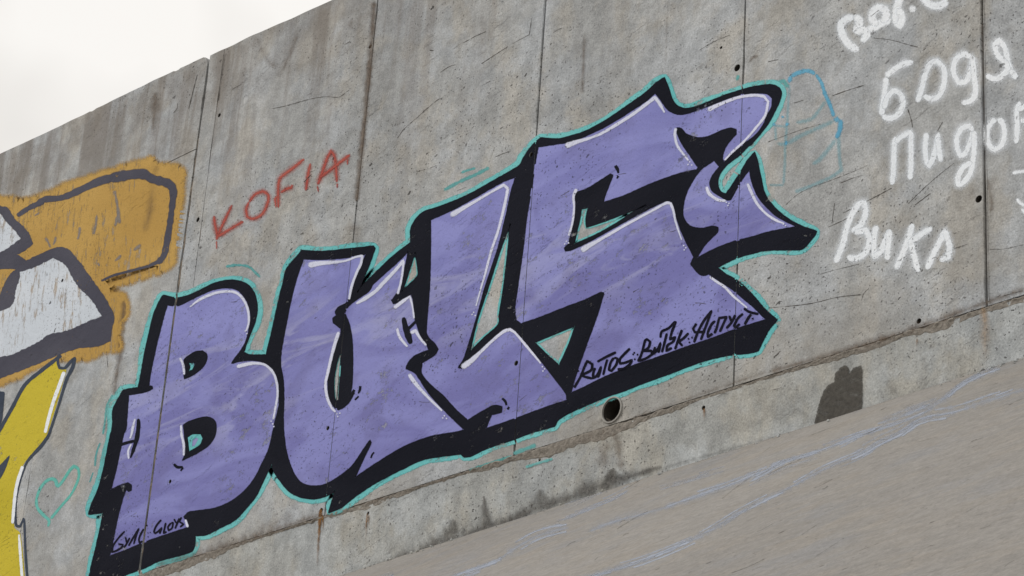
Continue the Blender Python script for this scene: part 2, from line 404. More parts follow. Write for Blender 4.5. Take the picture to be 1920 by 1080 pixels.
class Sheet:
    """a film of paint on the wall: filled outlines with a feathered fringe, and brush / spray strokes"""
    def __init__(s, layer): s.V, s.F, s.A, s.y = [], [], [], -(.0004 + .00024 * layer); s.lift = 0; s.dl = .00007
    def fill(s, outer, holes=(), fringe=2.0):
        """outer / holes: arrays in photo points (already smoothed); fringe: width in photo px feathered outwards"""
        OW = to_wall(outer); HW = [to_wall(h) for h in holes]
        circ = [circle(c[0], c[1], r) for c, r in HOLES + [DRAIN] if OW[:, 0].min() - r < c[0] < OW[:, 0].max() + r and OW[:, 1].min() - r < c[1] < OW[:, 1].max() + r]
        z0, z1 = OW[:, 1].min() - .05, OW[:, 1].max() + .05
        lines = [((gx + q * gw, z0), (gx + q * gw, z1)) for gx, gw in joint_cuts for q in (-1, 1) if OW[:, 0].min() < gx < OW[:, 0].max()]
        def keep(c):
            k = inside(c, OW)
            for h in HW: k &= ~inside(c, h)
            for h in circ: k &= ~inside(c, h)
            for gx, gw in joint_cuts: k &= np.abs(c[:, 0] - gx) > gw
            return k
        V, F = triangulate([OW] + HW + circ, keep, lines)
        b = len(s.V); s.V += [(p[0], s.y, p[1]) for p in V]; s.A += [1.0] * len(V); s.F += [tuple(b + i for i in t) for t in F]
        if fringe:
            s.ring(outer, fringe, 1)
            for h in holes: s.ring(h, fringe, -1)
    def ring(s, C, w_, sign):
        N = normals(C, True) * (-1 if area(C) > 0 else 1) * sign
        A = to_wall(C - N * .4); B = to_wall(C + N * w_); n = len(C); b = len(s.V)
        yy = s.y - .0001
        for i in range(n):
            s.V += [(A[i][0], yy, A[i][1]), (B[i][0], yy, B[i][1])]; s.A += [1.0, 0.0]
        for i in range(n):
            j = (i + 1) % n
            if skip_gap(A[i][0]) or skip_gap(B[j][0]): continue
            s.F.append((b + 2*i, b + 2*j, b + 2*j + 1, b + 2*i + 1))
    def stroke(s, pts, width, feather=.45, op=1.0, end=True, closed=False, plane=W, jitter=.08, step=2.0, corner=42):
        """pts: (x, y) or (x, y, width); feather: part of the half width that fades out"""
        P = [(p[0], p[1], p[2] if len(p) > 2 else width, p[3] if len(p) > 3 else 1.0) for p in pts]
        C = cat(P, closed, step, corner); n = len(C)
        if n < 2: return
        N = normals(C, closed)
        sd = random.random() * 99
        prof = [(-1, 0), (-(1 - feather), .85), (0, 1), (1 - feather, .85), (1, 0)]
        b = len(s.V); k = len(prof)
        for i in range(n):
            hw = C[i][2] / 2 * (1 + jitter * 2 * noise.noise(Vector((C[i][0] * .13, C[i][1] * .13, sd))))
            e = 1.0
            if end and not closed:
                dl = min(i, n - 1 - i) * step
                e = min(1, .25 + dl / max(1.0, C[i][2] * .5))
                hw *= .55 + .45 * e
            for u, a in prof:
                q = C[i][:2] + N[i] * hw * u
                p = plane(q)
                lift = s.y - s.lift - .00006 * i / n
                if len(p) == 2: s.V.append((p[0], lift, p[1]))
                else: s.V.append((p[0], p[1] + (lift - s.y) * .2 - .00008, p[2] + .00012 - (lift - s.y) * .3))
                s.A.append(a * op * C[i][3] * (e if end else 1))
        m = n if closed else n - 1
        for i in range(m):
            j = (i + 1) % n
            if plane is W and abs(s.V[b + i*k + 2][0] - J['j0']) < GAP0: continue
            for q in range(k - 1):
                s.F.append((b + i*k + q, b + j*k + q, b + j*k + q + 1, b + i*k + q + 1))
        s.lift += s.dl
        return s
    def dot(s, x, y, r, op=1.0):
        s.stroke([(x - r * .7, y + r * .3), (x, y), (x + r * .7, y - r * .3)], r * 1.7, .35, op, end=False, step=.8)
    def build(s, name, mat, parent=None, label=None):
        o = mesh_obj(name, s.V, s.F, MAT[mat], parent, s.A)
        if label: o['label'] = label
        return o

def pieces(name, mat, parent, strokes, layer, width=8, root=False, **kw):
    res = []
    for i, q in enumerate(strokes):
        pts, wd, op = (q + (1.0,))[:3] if isinstance(q, tuple) else (q, width, 1.0)
        sh = Sheet(layer); sh.y -= .00003 * i; sh.stroke(pts, wd, kw.get('feather', .45), op, **{a: b for a, b in kw.items() if a != 'feather'})
        o = sh.build(name, mat, parent)
        if root: adopt(o)
        res.append(o)
    return res
def empty_thing(name, label, cat, at, group=None):
    o = bpy.data.objects.new(name, None); col.objects.link(o); q = W(at); o.location = (q[0], 0, q[1]); o.empty_display_size = .1
    o['label'] = label; o['category'] = cat
    if group: o['group'] = group
    return o
def under(o, root): o.matrix_parent_inverse = Matrix.Translation(-Vector(root.location)); return o

def off(pts, ox, oy, k):       # readings taken on an enlarged crop
    return [(p[0] / k + ox, p[1] / k + oy) + tuple(p[2:]) for p in pts]

# ================================================================== SETTING
NX = 60
gv = [(-400, -400, 0), (400, -400, 0), (400, 400, 0), (-400, 400, 0)]
ground = mesh_obj('ground', gv, [(0, 1, 2, 3)], MAT['ground']); ground['kind'] = 'structure'; ground['label'] = 'bare flat soil at the foot of the concrete slope'
V, F = [], []
ys = np.concatenate([np.linspace(.25, -6.2, 44), np.linspace(-6.4, -8.2, 6)]); xs = np.linspace(-30, 14, 150)
for y in ys:
    for x in xs:
        V.append((float(x), float(y), float(slab_z(x, y))))
n = len(xs)
for i in range(len(ys) - 1):
    for k in range(n - 1): F.append((i*n + k, (i+1)*n + k, (i+1)*n + k + 1, i*n + k + 1))
slab = mesh_obj('embankment', V, F, MAT['slab'], smooth=True); slab['kind'] = 'structure'
slab['label'] = 'smooth tan concrete slope rising to the foot of the graffiti wall'

# ================================================================== THE WALL
wall = bpy.data.objects.new('concrete_wall', None); col.objects.link(wall)
wall.location = (-8.0, 0, slab_z(-8, 0))
wall['label'] = 'tall weathered concrete retaining wall covered with graffiti above a smooth slope'; wall['category'] = 'wall'
def adopt(o):                  # keep world coordinates in the mesh, parent to the wall
    o.matrix_parent_inverse = Matrix.Translation(-Vector(wall.location)); return o
WL = wall

def top_z(x):
    u = x / D
    base = (1.0121 - .036 * (u + 1.4573)) if x < J['j0'] else (1.0098 - .046 * (u + 1.438) if u < -1.25 else 1.0012 - .01 * (u + 1.25))
    z = base * D + EYE
    z += .010 * noise.noise(Vector((x * 1.3, 0, 1))) + .006 * noise.noise(Vector((x * 6.1, 0, 2)))
    c = noise.noise(Vector((x * 9.0, 4, 2)))
    if c > .30: z -= .028 * (c - .30) / .4
    return z

def cup_mesh():
    V, F = [], []; n = 14
    for r, d in ((1.0, 0), (.82, .9), (.62, 2.4), (0.0, 2.5)):
        for i in range(n):
            a = 2 * math.pi * i / n; V.append((r * math.cos(a), d, r * math.sin(a)))
    for k in range(3):
        for i in range(n):
            j = (i + 1) % n; F.append((k*n + i, k*n + j, (k+1)*n + j, (k+1)*n + i))
    me = bpy.data.meshes.new('tie_hole'); me.from_pydata(V, [], F); me.update(); me.materials.append(MAT['hole']); return me
CUP = cup_mesh()

def panel(name, x0, x1, z0, topf, y, mat, round_right=0, holes=True, label=None, depth=.35):
    """one cast panel: front face with its tie holes cut through, chipped arrises, returns on all sides"""
    st = .022
    nx = max(2, int((x1 - x0) / st)); nz = 40
    tops = [(x, topf(x) if callable(topf) else topf) for x in np.linspace(x0, x1, nx + 1)]
    if round_right:
        R = round_right
        tops = [(x, z - (R - math.sqrt(max(0, R*R - (x - (x1 - R))**2)) if x > x1 - R else 0)) for x, z in tops]
    zr, zl = tops[-1][1], tops[0][1]
    ch = lambda x, z, s: .0016 * noise.noise(Vector((z * 11, x, s))) - (.004 if noise.noise(Vector((z * 6, x * 3, s + 4))) > .30 else 0)
    Rt = [(x1 + ch(x1, z, 1), z) for z in np.linspace(z0, zr, nz)[1:-1]]
    Lt = [(x0 - ch(x0, z, 2), z) for z in np.linspace(zl, z0, nz)[1:-1]]
    outer = np.array([(x0, z0), (x1, z0)] + Rt + tops[::-1] + Lt)
    hs = [(c, r) for c, r in HOLES if holes and x0 + r < c[0] < x1 - r and z0 + r < c[1] < min(zr, zl)]
    dr = [DRAIN] if x0 < DRAIN[0][0] < x1 and z0 < DRAIN[0][1] < zr and holes else []
    circ = [circle(c[0], c[1], r) for c, r in hs] + [circle(c[0], c[1], r, 32) for c, r in dr]
    def keep(c):
        k = inside(c, outer)
        for h in circ: k &= ~inside(c, h)
        return k
    V2, F2 = triangulate([outer] + circ, keep)
    bm = bmesh.new()
    vs = [bm.verts.new((p[0], y, p[1])) for p in V2]
    for f in F2:
        try:
            fc = bm.faces.new([vs[i] for i in f])
        except ValueError: pass
    bmesh.ops.delete(bm, geom=[v for v in bm.verts if not v.link_faces], context='VERTS')
    bd = [e for e in bm.edges if len(e.link_faces) == 1]
    # an eased arris, then the returns
    r = bmesh.ops.extrude_edge_only(bm, edges=bd)
    ne = [e for e in r['geom'] if isinstance(e, bmesh.types.BMEdge)]
    for v in [v for v in r['geom'] if isinstance(v, bmesh.types.BMVert)]:
        v.co.y += depth
    bm.normal_update()
    for f in bm.faces:
        if abs(f.normal.y) > .9 and f.normal.y > 0: f.normal_flip()
    me = bpy.data.meshes.new(name); bm.to_mesh(me); bm.free()
    o = link(name, me, WL, mat); adopt(o)
    if label: o['label'] = label
    for c, r in hs:
        h = bpy.data.objects.new('tie_hole', CUP); col.objects.link(h); h.parent = o
        h.location = (c[0], y + .001, c[1]); h.scale = (r * 1.02, .02, r * 1.02)
    for c, r in dr:
        V, F = [], []; n = 40
        for rr, d in ((r - .0005, .004), (r - .001, -.007), (r - .0065, -.008), (r - .0075, .0), (r - .008, .3), (0, .31)):
            for i in range(n):
                a = 2 * math.pi * i / n; V.append((c[0] + rr * math.cos(a), y + d, c[1] + rr * math.sin(a)))
        for k in range(5):
            for i in range(n):
                j = (i + 1) % n; F.append((k*n + i, k*n + j, (k+1)*n + j, (k+1)*n + i))
        pr = thing(mesh_obj('drain_pipe', V, F, MAT['pipe'], None), 'drain pipe'); pr.data.materials.append(MAT['hole'])
        for p in pr.data.polygons: p.material_index = 1 if p.index >= 3 * n else 0  # bore and end painted dark, shade inside the pipe put into the colour
        pr['label'] = 'round plastic drain pipe end with a dark mouth under the black underline'
        # silt lying in the bottom of the pipe
        V, F = [], []
        for i in range(9):
            a = math.radians(205 + 130 * i / 8)
            for d in (.004, .1, .25):
                V.append((c[0] + (r - .011) * math.cos(a), y + d + .004, c[1] + (r - .011) * math.sin(a) + .004 * noise.noise(Vector((i, d * 30, 0)))))
        for i in range(8):
            for k in range(2): F.append((i*3 + k, (i+1)*3 + k, (i+1)*3 + k + 1, i*3 + k + 1))
        mesh_obj('silt', V, F, MAT['joint'], pr)
    return o

# core behind the joints
core = [(-26, .06), (8, .06)]
cb = bmesh.new(); bmesh.ops.create_cube(cb, size=1, matrix=Matrix.Translation((-9, .045 + .32, (LEDGE - .6 + 8.0) / 2)) @ Matrix.Diagonal((34, .64, 8.0 - LEDGE + .6, 1)))
me = bpy.data.meshes.new('core'); cb.to_mesh(me); cb.free()
o = adopt(link('core', me, WL, MAT['joint']))
# the drain and the tie holes run through the core: open it there by keeping it behind them
for v in me.vertices:
    if v.co.y < .2: v.co.y = .34
# a strip of joint filler behind every joint
def filler(x, w_, z0, z1, y, name='joint_filler', mat='joint', rough=.004, lab=None):
    V, F = [], []; k = 0; n = int((z1 - z0) / .012)
    for i in range(n + 1):
        z = z0 + (z1 - z0) * i / n
        yy = y + rough * (noise.noise(Vector((x, z * 14, 0))) + .8 * noise.noise(Vector((x, z * 45, 3))))
        V += [(x - w_, yy, z), (x, yy - rough * .5, z), (x + w_, yy + rough * .2, z)]
    for i in range(n):
        F += [(3*i, 3*i+1, 3*i+4, 3*i+3), (3*i+1, 3*i+2, 3*i+5, 3*i+4)]
    o = adopt(mesh_obj(name, V, F, MAT[mat], WL)); 
    if lab: o['label'] = lab
    return o

PW_ = .1782 * D
# bounds of the panels to the right of the expansion joint
b = [J['jb'], J['j1'], J['j2'], J['j3'], J['j4']] + [J['j4'] + PW_ * i for i in range(1, 7)]
panel('wall_panel', J['j0'] + GAP0, J['jb'] - .002, LEDGE + .004, top_z, .000, MAT['panel'])
for i in range(len(b) - 1):
    g_ = .0018 if i == 0 else GAP
    panel('wall_panel', b[i] + g_, b[i + 1] - GAP, LEDGE + .004, top_z, [.0005, .0, .0006, .0, .0004, .0008][i % 6], MAT['panel'])
# left section: one tall upper lift over narrower lower panels
LIFT = W((212, 355))[1]; JL = W((95, 640))[0]
lb = [JL - PW_ * i for i in range(9, 0, -1)] + [JL, J['j0'] - GAP0]
panel('wall_panel', lb[0], lb[-1], LIFT + .003, top_z, .0004, MAT['panel'], round_right=.05, label='long upper lift of the wall, darker with run-off stains, left of the open joint')
for i in range(len(lb) - 1):
    panel('wall_panel', lb[i] + (.0015 if i else 0), lb[i + 1] - (.0015 if i < len(lb) - 2 else 0), LEDGE + .004, LIFT - .003, [.0002, .0, .0006, .0003][i % 4], MAT['panel'])
filler(J['j0'], .02, LEDGE, top_z(J['j0']) - .45, .010, rough=.009, mat='sealant', name='joint_sealant', lab='crumbling pale sealant in the open joint through the letter B')
filler(J['jb'], .006, LEDGE, top_z(J['jb']) - .02, .006)
for k in ('j1', 'j2', 'j3', 'j4'): filler(J[k], .008, LEDGE, top_z(J[k]) - .02, .016)
for i in range(1, 6): filler(b[4 + i], .008, LEDGE, top_z(b[4 + i]) - .02, .007)
filler(JL, .005, LEDGE, LIFT, .006)
# ragged fins of grout squeezed out along two joints
def fin(x, z0, z1, h, w_, seed):
    V, F = [], []; n = int((z1 - z0) / .009)
    for i in range(n + 1):
        z = z0 + (z1 - z0) * i / n
        k = max(.15, .7 + 1.0 * noise.noise(Vector((seed, z * 9, 0))) + .5 * noise.noise(Vector((seed, z * 40, 0))))
        sx = .0012 * noise.noise(Vector((seed, z * 13, 7)))
        V += [(x + sx - w_, .002, z), (x + sx - w_ * .3, -h * k, z), (x + sx + w_ * .4, -h * k * .8, z), (x + sx + w_, .002, z)]
    for i in range(n):
        for q in range(3): F.append((4*i + q, 4*i + q + 1, 4*i + q + 5, 4*i + q + 4))
    return adopt(mesh_obj('grout_fin', V, F, MAT['panel'], WL))
fin(J['j4'] - .008, LEDGE + .02, top_z(J['j4']) - .03, .005, .0035, 1)
fin(J['j4'] + .009, LEDGE + .02, top_z(J['j4']) - .03, .004, .003, 2)
fin(J['j2'] - .009, W((1011, 225))[1], top_z(J['j2']) - .03, .004, .003, 3)

# footing (kicker) below the construction joint
panel('footing', -22, 5, ZJ - .55, LEDGE - .006, .003, MAT['footing'], label='rough pale footing band below the long mortar seam', depth=.6)
# mortar that leaked from the construction joint: a ragged band
V, F = [], []; n = 2600
xs_ = np.linspace(-14, -2, n); cs = 7
for i, x in enumerate(xs_):
    lo = LEDGE - .012 - .045 * max(0, .30 + noise.noise(Vector((x * 1.1, 0, 5))) * 1.0 + .45 * noise.noise(Vector((x * 5.5, 0, 9))) + .2 * noise.noise(Vector((x * 30, 0, 9))))
    hi = LEDGE + .001 + .006 * noise.noise(Vector((x * 2.1, 2, 5))) + .006 * noise.noise(Vector((x * 17, 2, 5)))
    for k in range(cs):
        t = k / (cs - 1); z = lo + (hi - lo) * t + (.004 * noise.noise(Vector((x * 35, k, 8))) if 0 < k < cs - 1 else 0)
        env = t ** .8 if k < cs - 1 else .55
        bulge = .0045 + .007 * noise.noise(Vector((x * 4, z * 9, 1))) + .007 * noise.noise(Vector((x * 26, z * 34, 2))) + .005 * noise.noise(Vector((x * 70, z * 80, 2)))
        V.append((x, .0028 - env * max(-.002, bulge) + (0 if 0 < k else .003), z))
for i in range(n - 1):
    for k in range(cs - 1): F.append((i*cs + k, (i+1)*cs + k, (i+1)*cs + k + 1, i*cs + k + 1))
o = adopt(mesh_obj('mortar_seam', V, F, MAT['mortar'], WL)); o['label'] = 'ragged brown mortar seam along the top of the footing'

# ------------------------------------------------------------------ stains, cracks
def stain_fill(mat, pts, layer, fringe, name, label=None, step=4):
    s = Sheet(layer); C = jit(jit(cat(pts, True, 2, 14), 1.2, .14, layer), 1.5, .4, layer + 3); s.fill(C, (), fringe); return adopt(s.build(name, mat, WL, label))
stain_fill('wet', [(1527, 796), (1537, 755), (1547, 730), (1555, 722), (1565, 715), (1567, 700), (1577, 689), (1587, 685), (1591, 691), (1592, 703), (1600, 690), (1615, 686), (1616, 715), (1616, 767), (1570, 781)], 0, 2.5, 'dark_patch', 'dark grey jagged patch on the footing at right')
s = Sheet(0)
for q, op in (([(700, 1066, 20), (760, 1044, 40), (800, 1028, 62), (840, 1010, 78), (870, 1004, 64), (905, 990, 44), (960, 974, 26)], .8), ([(907, 930, 8), (911, 960, 26), (918, 985, 50)], .8), ([(850, 975, 22), (852, 1000, 60)], .7),
              ([(955, 976, 26), (1000, 955, 56), (1060, 935, 46), (1110, 915, 60), (1150, 902, 56), (1195, 888, 24), (1240, 874, 14)], .85), ([(1012, 918, 20), (1014, 945, 60)], .7), ([(1145, 880, 30), (1150, 900, 60)], .8),
              ([(1230, 880, 12), (1340, 850, 16), (1440, 822, 12), (1520, 800, 14)], .5), ([(1620, 768, 14), (1720, 737, 16), (1820, 704, 12), (1925, 672, 10)], .6), ([(1660, 715, 40), (1680, 735, 50)], .35), ([(1480, 760, 50), (1530, 790, 40)], .35)):
    s.stroke(q, 30, .95, op, jitter=.35, end=False, step=3)
o = adopt(s.build('damp_stain', 'damp', WL, 'dark blotchy damp stains along the foot of the wall')); o['kind'] = 'stuff'
s = Sheet(0)
for st, wd, op in (([(1128, 812), (1132, 850), (1135, 890)], 62, .55), ([(1150, 806), (1160, 840), (1164, 885)], 30, .6), ([(1090, 830), (1110, 816), (1150, 806)], 22, .6)):
    s.stroke(st, wd, .85, op, jitter=.3)
adopt(s.build('brown_stain', 'brown', WL, 'brown run-off stain on the footing below the drain pipe'))
pieces('water_stain', 'brown', WL, [([(292, 168), (290, 210), (286, 262)], 26, .8), ([(300, 270), (290, 330), (280, 400), (268, 440)], 30, .5), ([(233, 560), (226, 650), (214, 745)], 24, .75), ([(205, 760), (196, 840), (185, 930)], 16, .4),
                   ([(560, 60), (540, 110), (520, 150)], 22, .5), ([(660, 30), (655, 60)], 30, .5), ([(702, 0), (694, 110), (682, 240), (668, 380)], 20, .95), ([(640, 430), (668, 425), (672, 470)], 26, .5),
                   ([(1096, 60), (1094, 120), (1092, 178)], 16, .6), ([(1252, 0), (1250, 60), (1248, 118)], 10, .5), ([(1830, 340), (1815, 380), (1790, 400)], 40, .4), ([(1850, 330), (1860, 380), (1856, 400)], 20, .7), ([(1404, 118), (1412, 108), (1425, 104)], 12, .6), ([(480, 66), (500, 110), (525, 130)], 30, .5), ([(1843, 40), (1846, 200), (1849, 330)], 18, .4)], 1, root=True, feather=.85, jitter=.25)
pieces('rust_stain', 'rust', WL, [([(602, 953, 10), (600, 975, 9, .9), (598, 1000, 7, .7), (596, 1030, 7, .5), (595, 1065, 6, .25)], 8), ([(604, 965, 5), (606, 985, 4, .5), (604, 1000, 3, .2)], 4), ([(689, 962, 5, .9), (687, 985, 5, .6), (686, 1025, 4, .2)], 5), ([(692, 965, 3), (691, 990, 3, .3)], 3),
                   ([(1320, 765), (1321, 790, 6, .3)], 6, .7), ([(1720, 634), (1718, 655, 5, .2)], 5, .6)], 1, root=True, feather=.7, jitter=.3)
pieces('seam_dirt', 'brown', WL, [([W_ for W_ in q], wd, op) for q, wd, op in (([(1925, 540), (1840, 570), (1700, 620), (1560, 664), (1440, 698)], 26, .75), ([(1440, 696), (1300, 744), (1180, 786)], 18, .55), ([(960, 858), (850, 893), (730, 930), (610, 968)], 16, .5), ([(610, 962), (540, 985), (480, 1004), (380, 1036), (290, 1060)], 30, .7), ([(560, 960), (530, 975), (480, 995)], 40, .5))], 1, root=True, feather=.92, jitter=.3)
s = Sheet(1); s.stroke([(1842, 572, 20), (1846, 600, 34), (1847, 640, 36, .7), (1850, 690, 36, .2)], 34, .9, .9, jitter=.3); adopt(s.build('rust_stain', 'rustpale', WL, 'pale orange streak below the tie hole at far right'))
s = Sheet(1)
CR = [off([(1060, 1040), (1110, 970), (1200, 890), (1300, 800), (1370, 745), (1400, 740)], 480, 0, 4), off([(120, 815), (220, 795), (400, 745), (520, 725), (620, 728), (700, 675)], 480, 0, 4),
      off([(1550, 325), (1640, 275), (1730, 235)], 480, 0, 4), off([(1380, 545), (1450, 500), (1500, 485)], 480, 0, 4), off([(1690, 480), (1780, 420), (1890, 350)], 480, 0, 4), 
      
      off([(130, 460), (220, 380), (330, 325), (480, 270), (620, 215), (750, 160)], 1440, 270, 4), off([(540, 295), (640, 255), (720, 232)], 1440, 270, 4), off([(450, 625), (580, 565), (690, 500)], 1440, 270, 4),
      off([(790, 285), (920, 300), (1050, 335), (1130, 355)], 1440, 0, 4), off([(1000, 745), (1040, 800), (1075, 900), (1085, 960)], 1440, 0, 4), off([(0, 1065), (120, 1020), (260, 970), (400, 930)], 1440, 0, 4),
      off([(480, 720), (590, 680), (720, 640)], 1440, 0, 4), off([(190, 775), (270, 750)], 1440, 0, 4), off([(150, 130), (130, 260), (0, 330)], 960, 0, 4), off([(1400, 380), (1520, 310), (1640, 260)], 960, 0, 4), 
      off([(1920, 20), (1760, 60)], 1440, 540, 4), off([(700, 100), (720, 40), (760, 0)], 1440, 540, 4), off([(0, 150), (300, 120), (520, 70), (700, 50)], 1440, 540, 4), off([(1400, 140), (1250, 260), (1120, 380), (1050, 450)], 1440, 270, 4), off([(930, 330), (800, 400), (700, 450), (560, 520)], 1440, 270, 4), off([(380, 980), (520, 940), (690, 900)], 1440, 270, 4),
      off([(500, 440), (480, 600)], 1440, 270, 4), off([(1660, 790), (1780, 785), (1920, 755)], 1440, 270, 4), off([(1100, 460), (1220, 370)], 1440, 270, 4), off([(1380, 790), (1500, 750)], 1440, 270, 4),
      off([(1330, 770), (1330, 810), (1300, 850)], 0, 0, 4), off([(1480, 560), (1440, 720), (1415, 820)], 0, 0, 4), off([(1690, 400), (1665, 570), (1640, 760)], 0, 0, 4),
      off([(1790, 20), (1750, 140)], 480, 270, 4), off([(1790, 100), (1860, 70), (1920, 50)], 480, 270, 4), off([(1200, 210), (1280, 190), (1360, 160)], 480, 270, 4),
      off([(720, 665), (900, 655), (1060, 680), (1150, 690)], 480, 540, 4), off([(800, 470), (810, 600)], 0, 540, 4), off([(575, 50), (567, 190)], 0, 540, 4), off([(605, 30), (597, 150)], 0, 540, 4), off([(635, 50), (627, 180)], 0, 540, 4)]
s.dl = .000004
for c in CR: s.stroke([(p[0], p[1]) for p in c], random.uniform(1.3, 2.5), .6, random.uniform(.5, 1), jitter=.5, step=2)
rr = random.Random(5)
for i in range(150):           # short gouges left by the form boards and by stones
    x = rr.uniform(400, 1915); y = rr.uniform(10, 1000)
    zz = W((x, y))[1]
    if zz > top_z(W((x, y))[0]) - .05 or zz < LEDGE - .1 : continue
    a = math.radians(rr.gauss(-30, 14)); L = rr.choice([6, 8, 10, 14, 22])
    s.stroke([(x, y), (x + L * .5 * math.cos(a), y + L * .5 * math.sin(a) + rr.uniform(-1, 1)), (x + L * math.cos(a), y + L * math.sin(a))], rr.uniform(1.2, 2.3), .6, rr.uniform(.3, .8), jitter=.5)
o = adopt(s.build('crack', 'crack', WL, 'hairline cracks and gouges across the bare concrete')); o['kind'] = 'stuff'

# ================================================================== GRAFFITI: the large purple piece
BLK = [(304, 557), (307, 554), (330, 559), (345, 557), (365, 550), (385, 540), (405, 531), (430, 526), (450, 528), (465, 535), (475, 547), (481, 565), (482, 582), (478, 603), (470, 624), (462, 645), (457, 661), (470, 666), (500, 666), (512, 615), (527, 547), (531, 533), (536, 510), (542, 499), (562, 476), (566, 470), (605, 472), (655, 467), (700, 462), (703, 466), (690, 502), (675, 535), (669, 551), (685, 532), (715, 502), (742, 477), (771, 455), (771, 430), (780, 412), (790, 401), (802, 395), (830, 386), (880, 365), (930, 337), (960, 320), (975, 310), (982, 297), (997, 275), (1014, 259), (1047, 261), (1072, 255), (1097, 247), (1135, 227), (1172, 202), (1210, 175), (1230, 157), (1246, 146), (1255, 170), (1262, 190), (1274, 201), (1290, 204), (1310, 199), (1335, 189), (1360, 179), (1385, 171), (1410, 164), (1435, 160), (1450, 160), (1461, 165), (1465, 175), (1461, 191), (1452, 210), (1440, 232), (1422, 255), (1408, 271), (1402, 275), (1385, 292), (1365, 307), (1352, 322), (1346, 337), (1347, 352), (1354, 362), (1362, 364), (1372, 350), (1390, 322), (1402, 302), (1415, 286), (1420, 302), (1427, 335), (1435, 366), (1455, 392), (1477, 410), (1502, 424), (1531, 434), (1525, 445), (1505, 466), (1490, 468), (1440, 469), (1410, 475), (1380, 484), (1357, 495), (1346, 502), (1360, 514), (1380, 525), (1398, 540), (1417, 560), (1435, 581), (1457, 600), (1440, 621), (1422, 657), (1410, 661), (1360, 667), (1310, 680), (1260, 699), (1210, 717), (1172, 732), (1142, 742), (1110, 755), (1072, 772), (1047, 787), (1040, 799), (1010, 807), (985, 815), (960, 825), (917, 839), (885, 854), (871, 857), (865, 851), (830, 855), (792, 862), (755, 879), (705, 905), (667, 930), (640, 951), (617, 961), (625, 935), (630, 917), (620, 925), (605, 932), (587, 935), (562, 931), (542, 920), (525, 900), (515, 884), (510, 869), (503, 882), (492, 905), (480, 930), (462, 952), (440, 975), (412, 990), (387, 1002), (366, 1004), (364, 1025), (357, 1035), (300, 1051), (270, 1065), (232, 1079), (215, 1090), (165, 1102), (172, 1062), (180, 1030), (190, 985), (194, 961), (167, 964), (172, 947), (185, 917), (195, 880), (207, 820), (212, 797), (212, 772), (217, 758), (232, 732), (260, 727), (265, 702), (272, 662), (280, 627), (290, 587)]
P_B = [(314, 571), (332, 573), (355, 563), (375, 553), (400, 543), (425, 539), (445, 543), (457, 554), (467, 572), (471, 597), (467, 622), (460, 645), (447, 665), (435, 681), (450, 677), (470, 675), (483, 676), (495, 680), (510, 692), (520, 712), (524, 735), (524, 760), (517, 790), (512, 812), (505, 842), (492, 870), (480, 894), (460, 920), (435, 940), (405, 953), (375, 958), (355, 961), (346, 969), (350, 976), (355, 989), (325, 999), (275, 1016), (237, 1032), (205, 1044), (209, 1027), (220, 972), (230, 935), (237, 915), (241, 921), (246, 919), (246, 910), (240, 906), (225, 911), (207, 920), (217, 882), (225, 845), (232, 812), (236, 805), (239, 765), (241, 740), (270, 735), (286, 729), (285, 725), (279, 724), (282, 700), (292, 652), (302, 612), (310, 582)]
B_C1 = [(350, 670), (365, 660), (380, 657.5), (387.5, 662.5), (389, 672), (382, 687), (365, 702), (346, 711), (345, 702), (347, 690), (345, 675)]
B_E1 = [(355, 681), (364, 680), (366, 685), (361, 694), (354, 696), (357, 689)]
B_C2 = [(344, 797), (355, 790), (382, 782), (397, 784), (405, 793), (405, 812), (395, 832), (375, 847), (342, 864), (347, 852), (347, 832), (346, 815)]
B_E2 = [(352, 820), (362, 814), (377, 814), (381, 822), (375, 835), (355, 847)]
P_U = [(569, 485), (605, 486), (655, 482), (687, 476), (680, 495), (672, 512), (660, 540), (652, 566), (635, 577), (630, 585), (632, 592), (625, 597), (626, 605), (634, 611), (640, 616), (640, 627), (630, 652), (620, 690), (616, 720), (619, 747), (627, 762), (635, 768), (645, 763), (655, 753), (665, 735), (656, 742), (659, 727), (661, 690), (660, 640), (655, 610), (646, 587), (655, 572), (692, 545), (700, 532), (730, 505), (752, 485), (767, 469), (762, 495), (755, 520), (748, 545), (738, 561), (738, 569), (745, 567), (757, 559), (772, 551), (776, 565), (779, 597), (784, 612), (790, 630), (802, 647), (805, 657), (780, 667), (767, 680), (762, 691), (770, 694), (780, 700), (805, 737), (830, 765), (855, 790), (872, 806), (855, 811), (805, 820), (755, 840), (705, 870), (665, 897), (677, 870), (696, 830), (694, 826), (680, 847), (660, 875), (635, 895), (610, 909), (587, 912), (567, 907), (552, 890), (540, 860), (534, 830), (531, 790), (532, 752), (531, 715), (526, 685), (527, 660), (535, 615), (545, 565), (551, 540), (560, 510)]
U_C = [(637, 662), (640, 670), (638, 715), (636, 750), (631, 754), (627, 745), (626, 715), (630, 687)]
P_L = [(807, 412), (855, 390), (905, 362), (942, 341), (968, 331), (960, 357), (950, 402), (937, 457), (925, 495), (910, 540), (895, 595), (880, 645), (870, 675), (860, 689), (868, 690), (880, 677), (905, 655), (930, 632), (947, 617), (960, 615), (977, 632), (1010, 670), (1035, 702), (1062, 738), (1064, 751), (1022, 765), (960, 788), (910, 805), (922, 777), (940, 773), (941, 763), (927, 761), (905, 772), (877, 789), (855, 769), (830, 742), (805, 720), (790, 700), (791, 680), (815, 665), (821, 655), (815, 645), (800, 627), (801, 590), (805, 540), (807, 470)]
L_C = [(958, 416), (937, 472), (915, 540), (895, 600), (880, 663), (905, 637), (935, 609), (937, 590), (945, 540), (952, 482)]
UL_C = [(779, 470), (785, 511), (782, 520), (765, 537), (752, 549), (758, 535), (767, 508)]
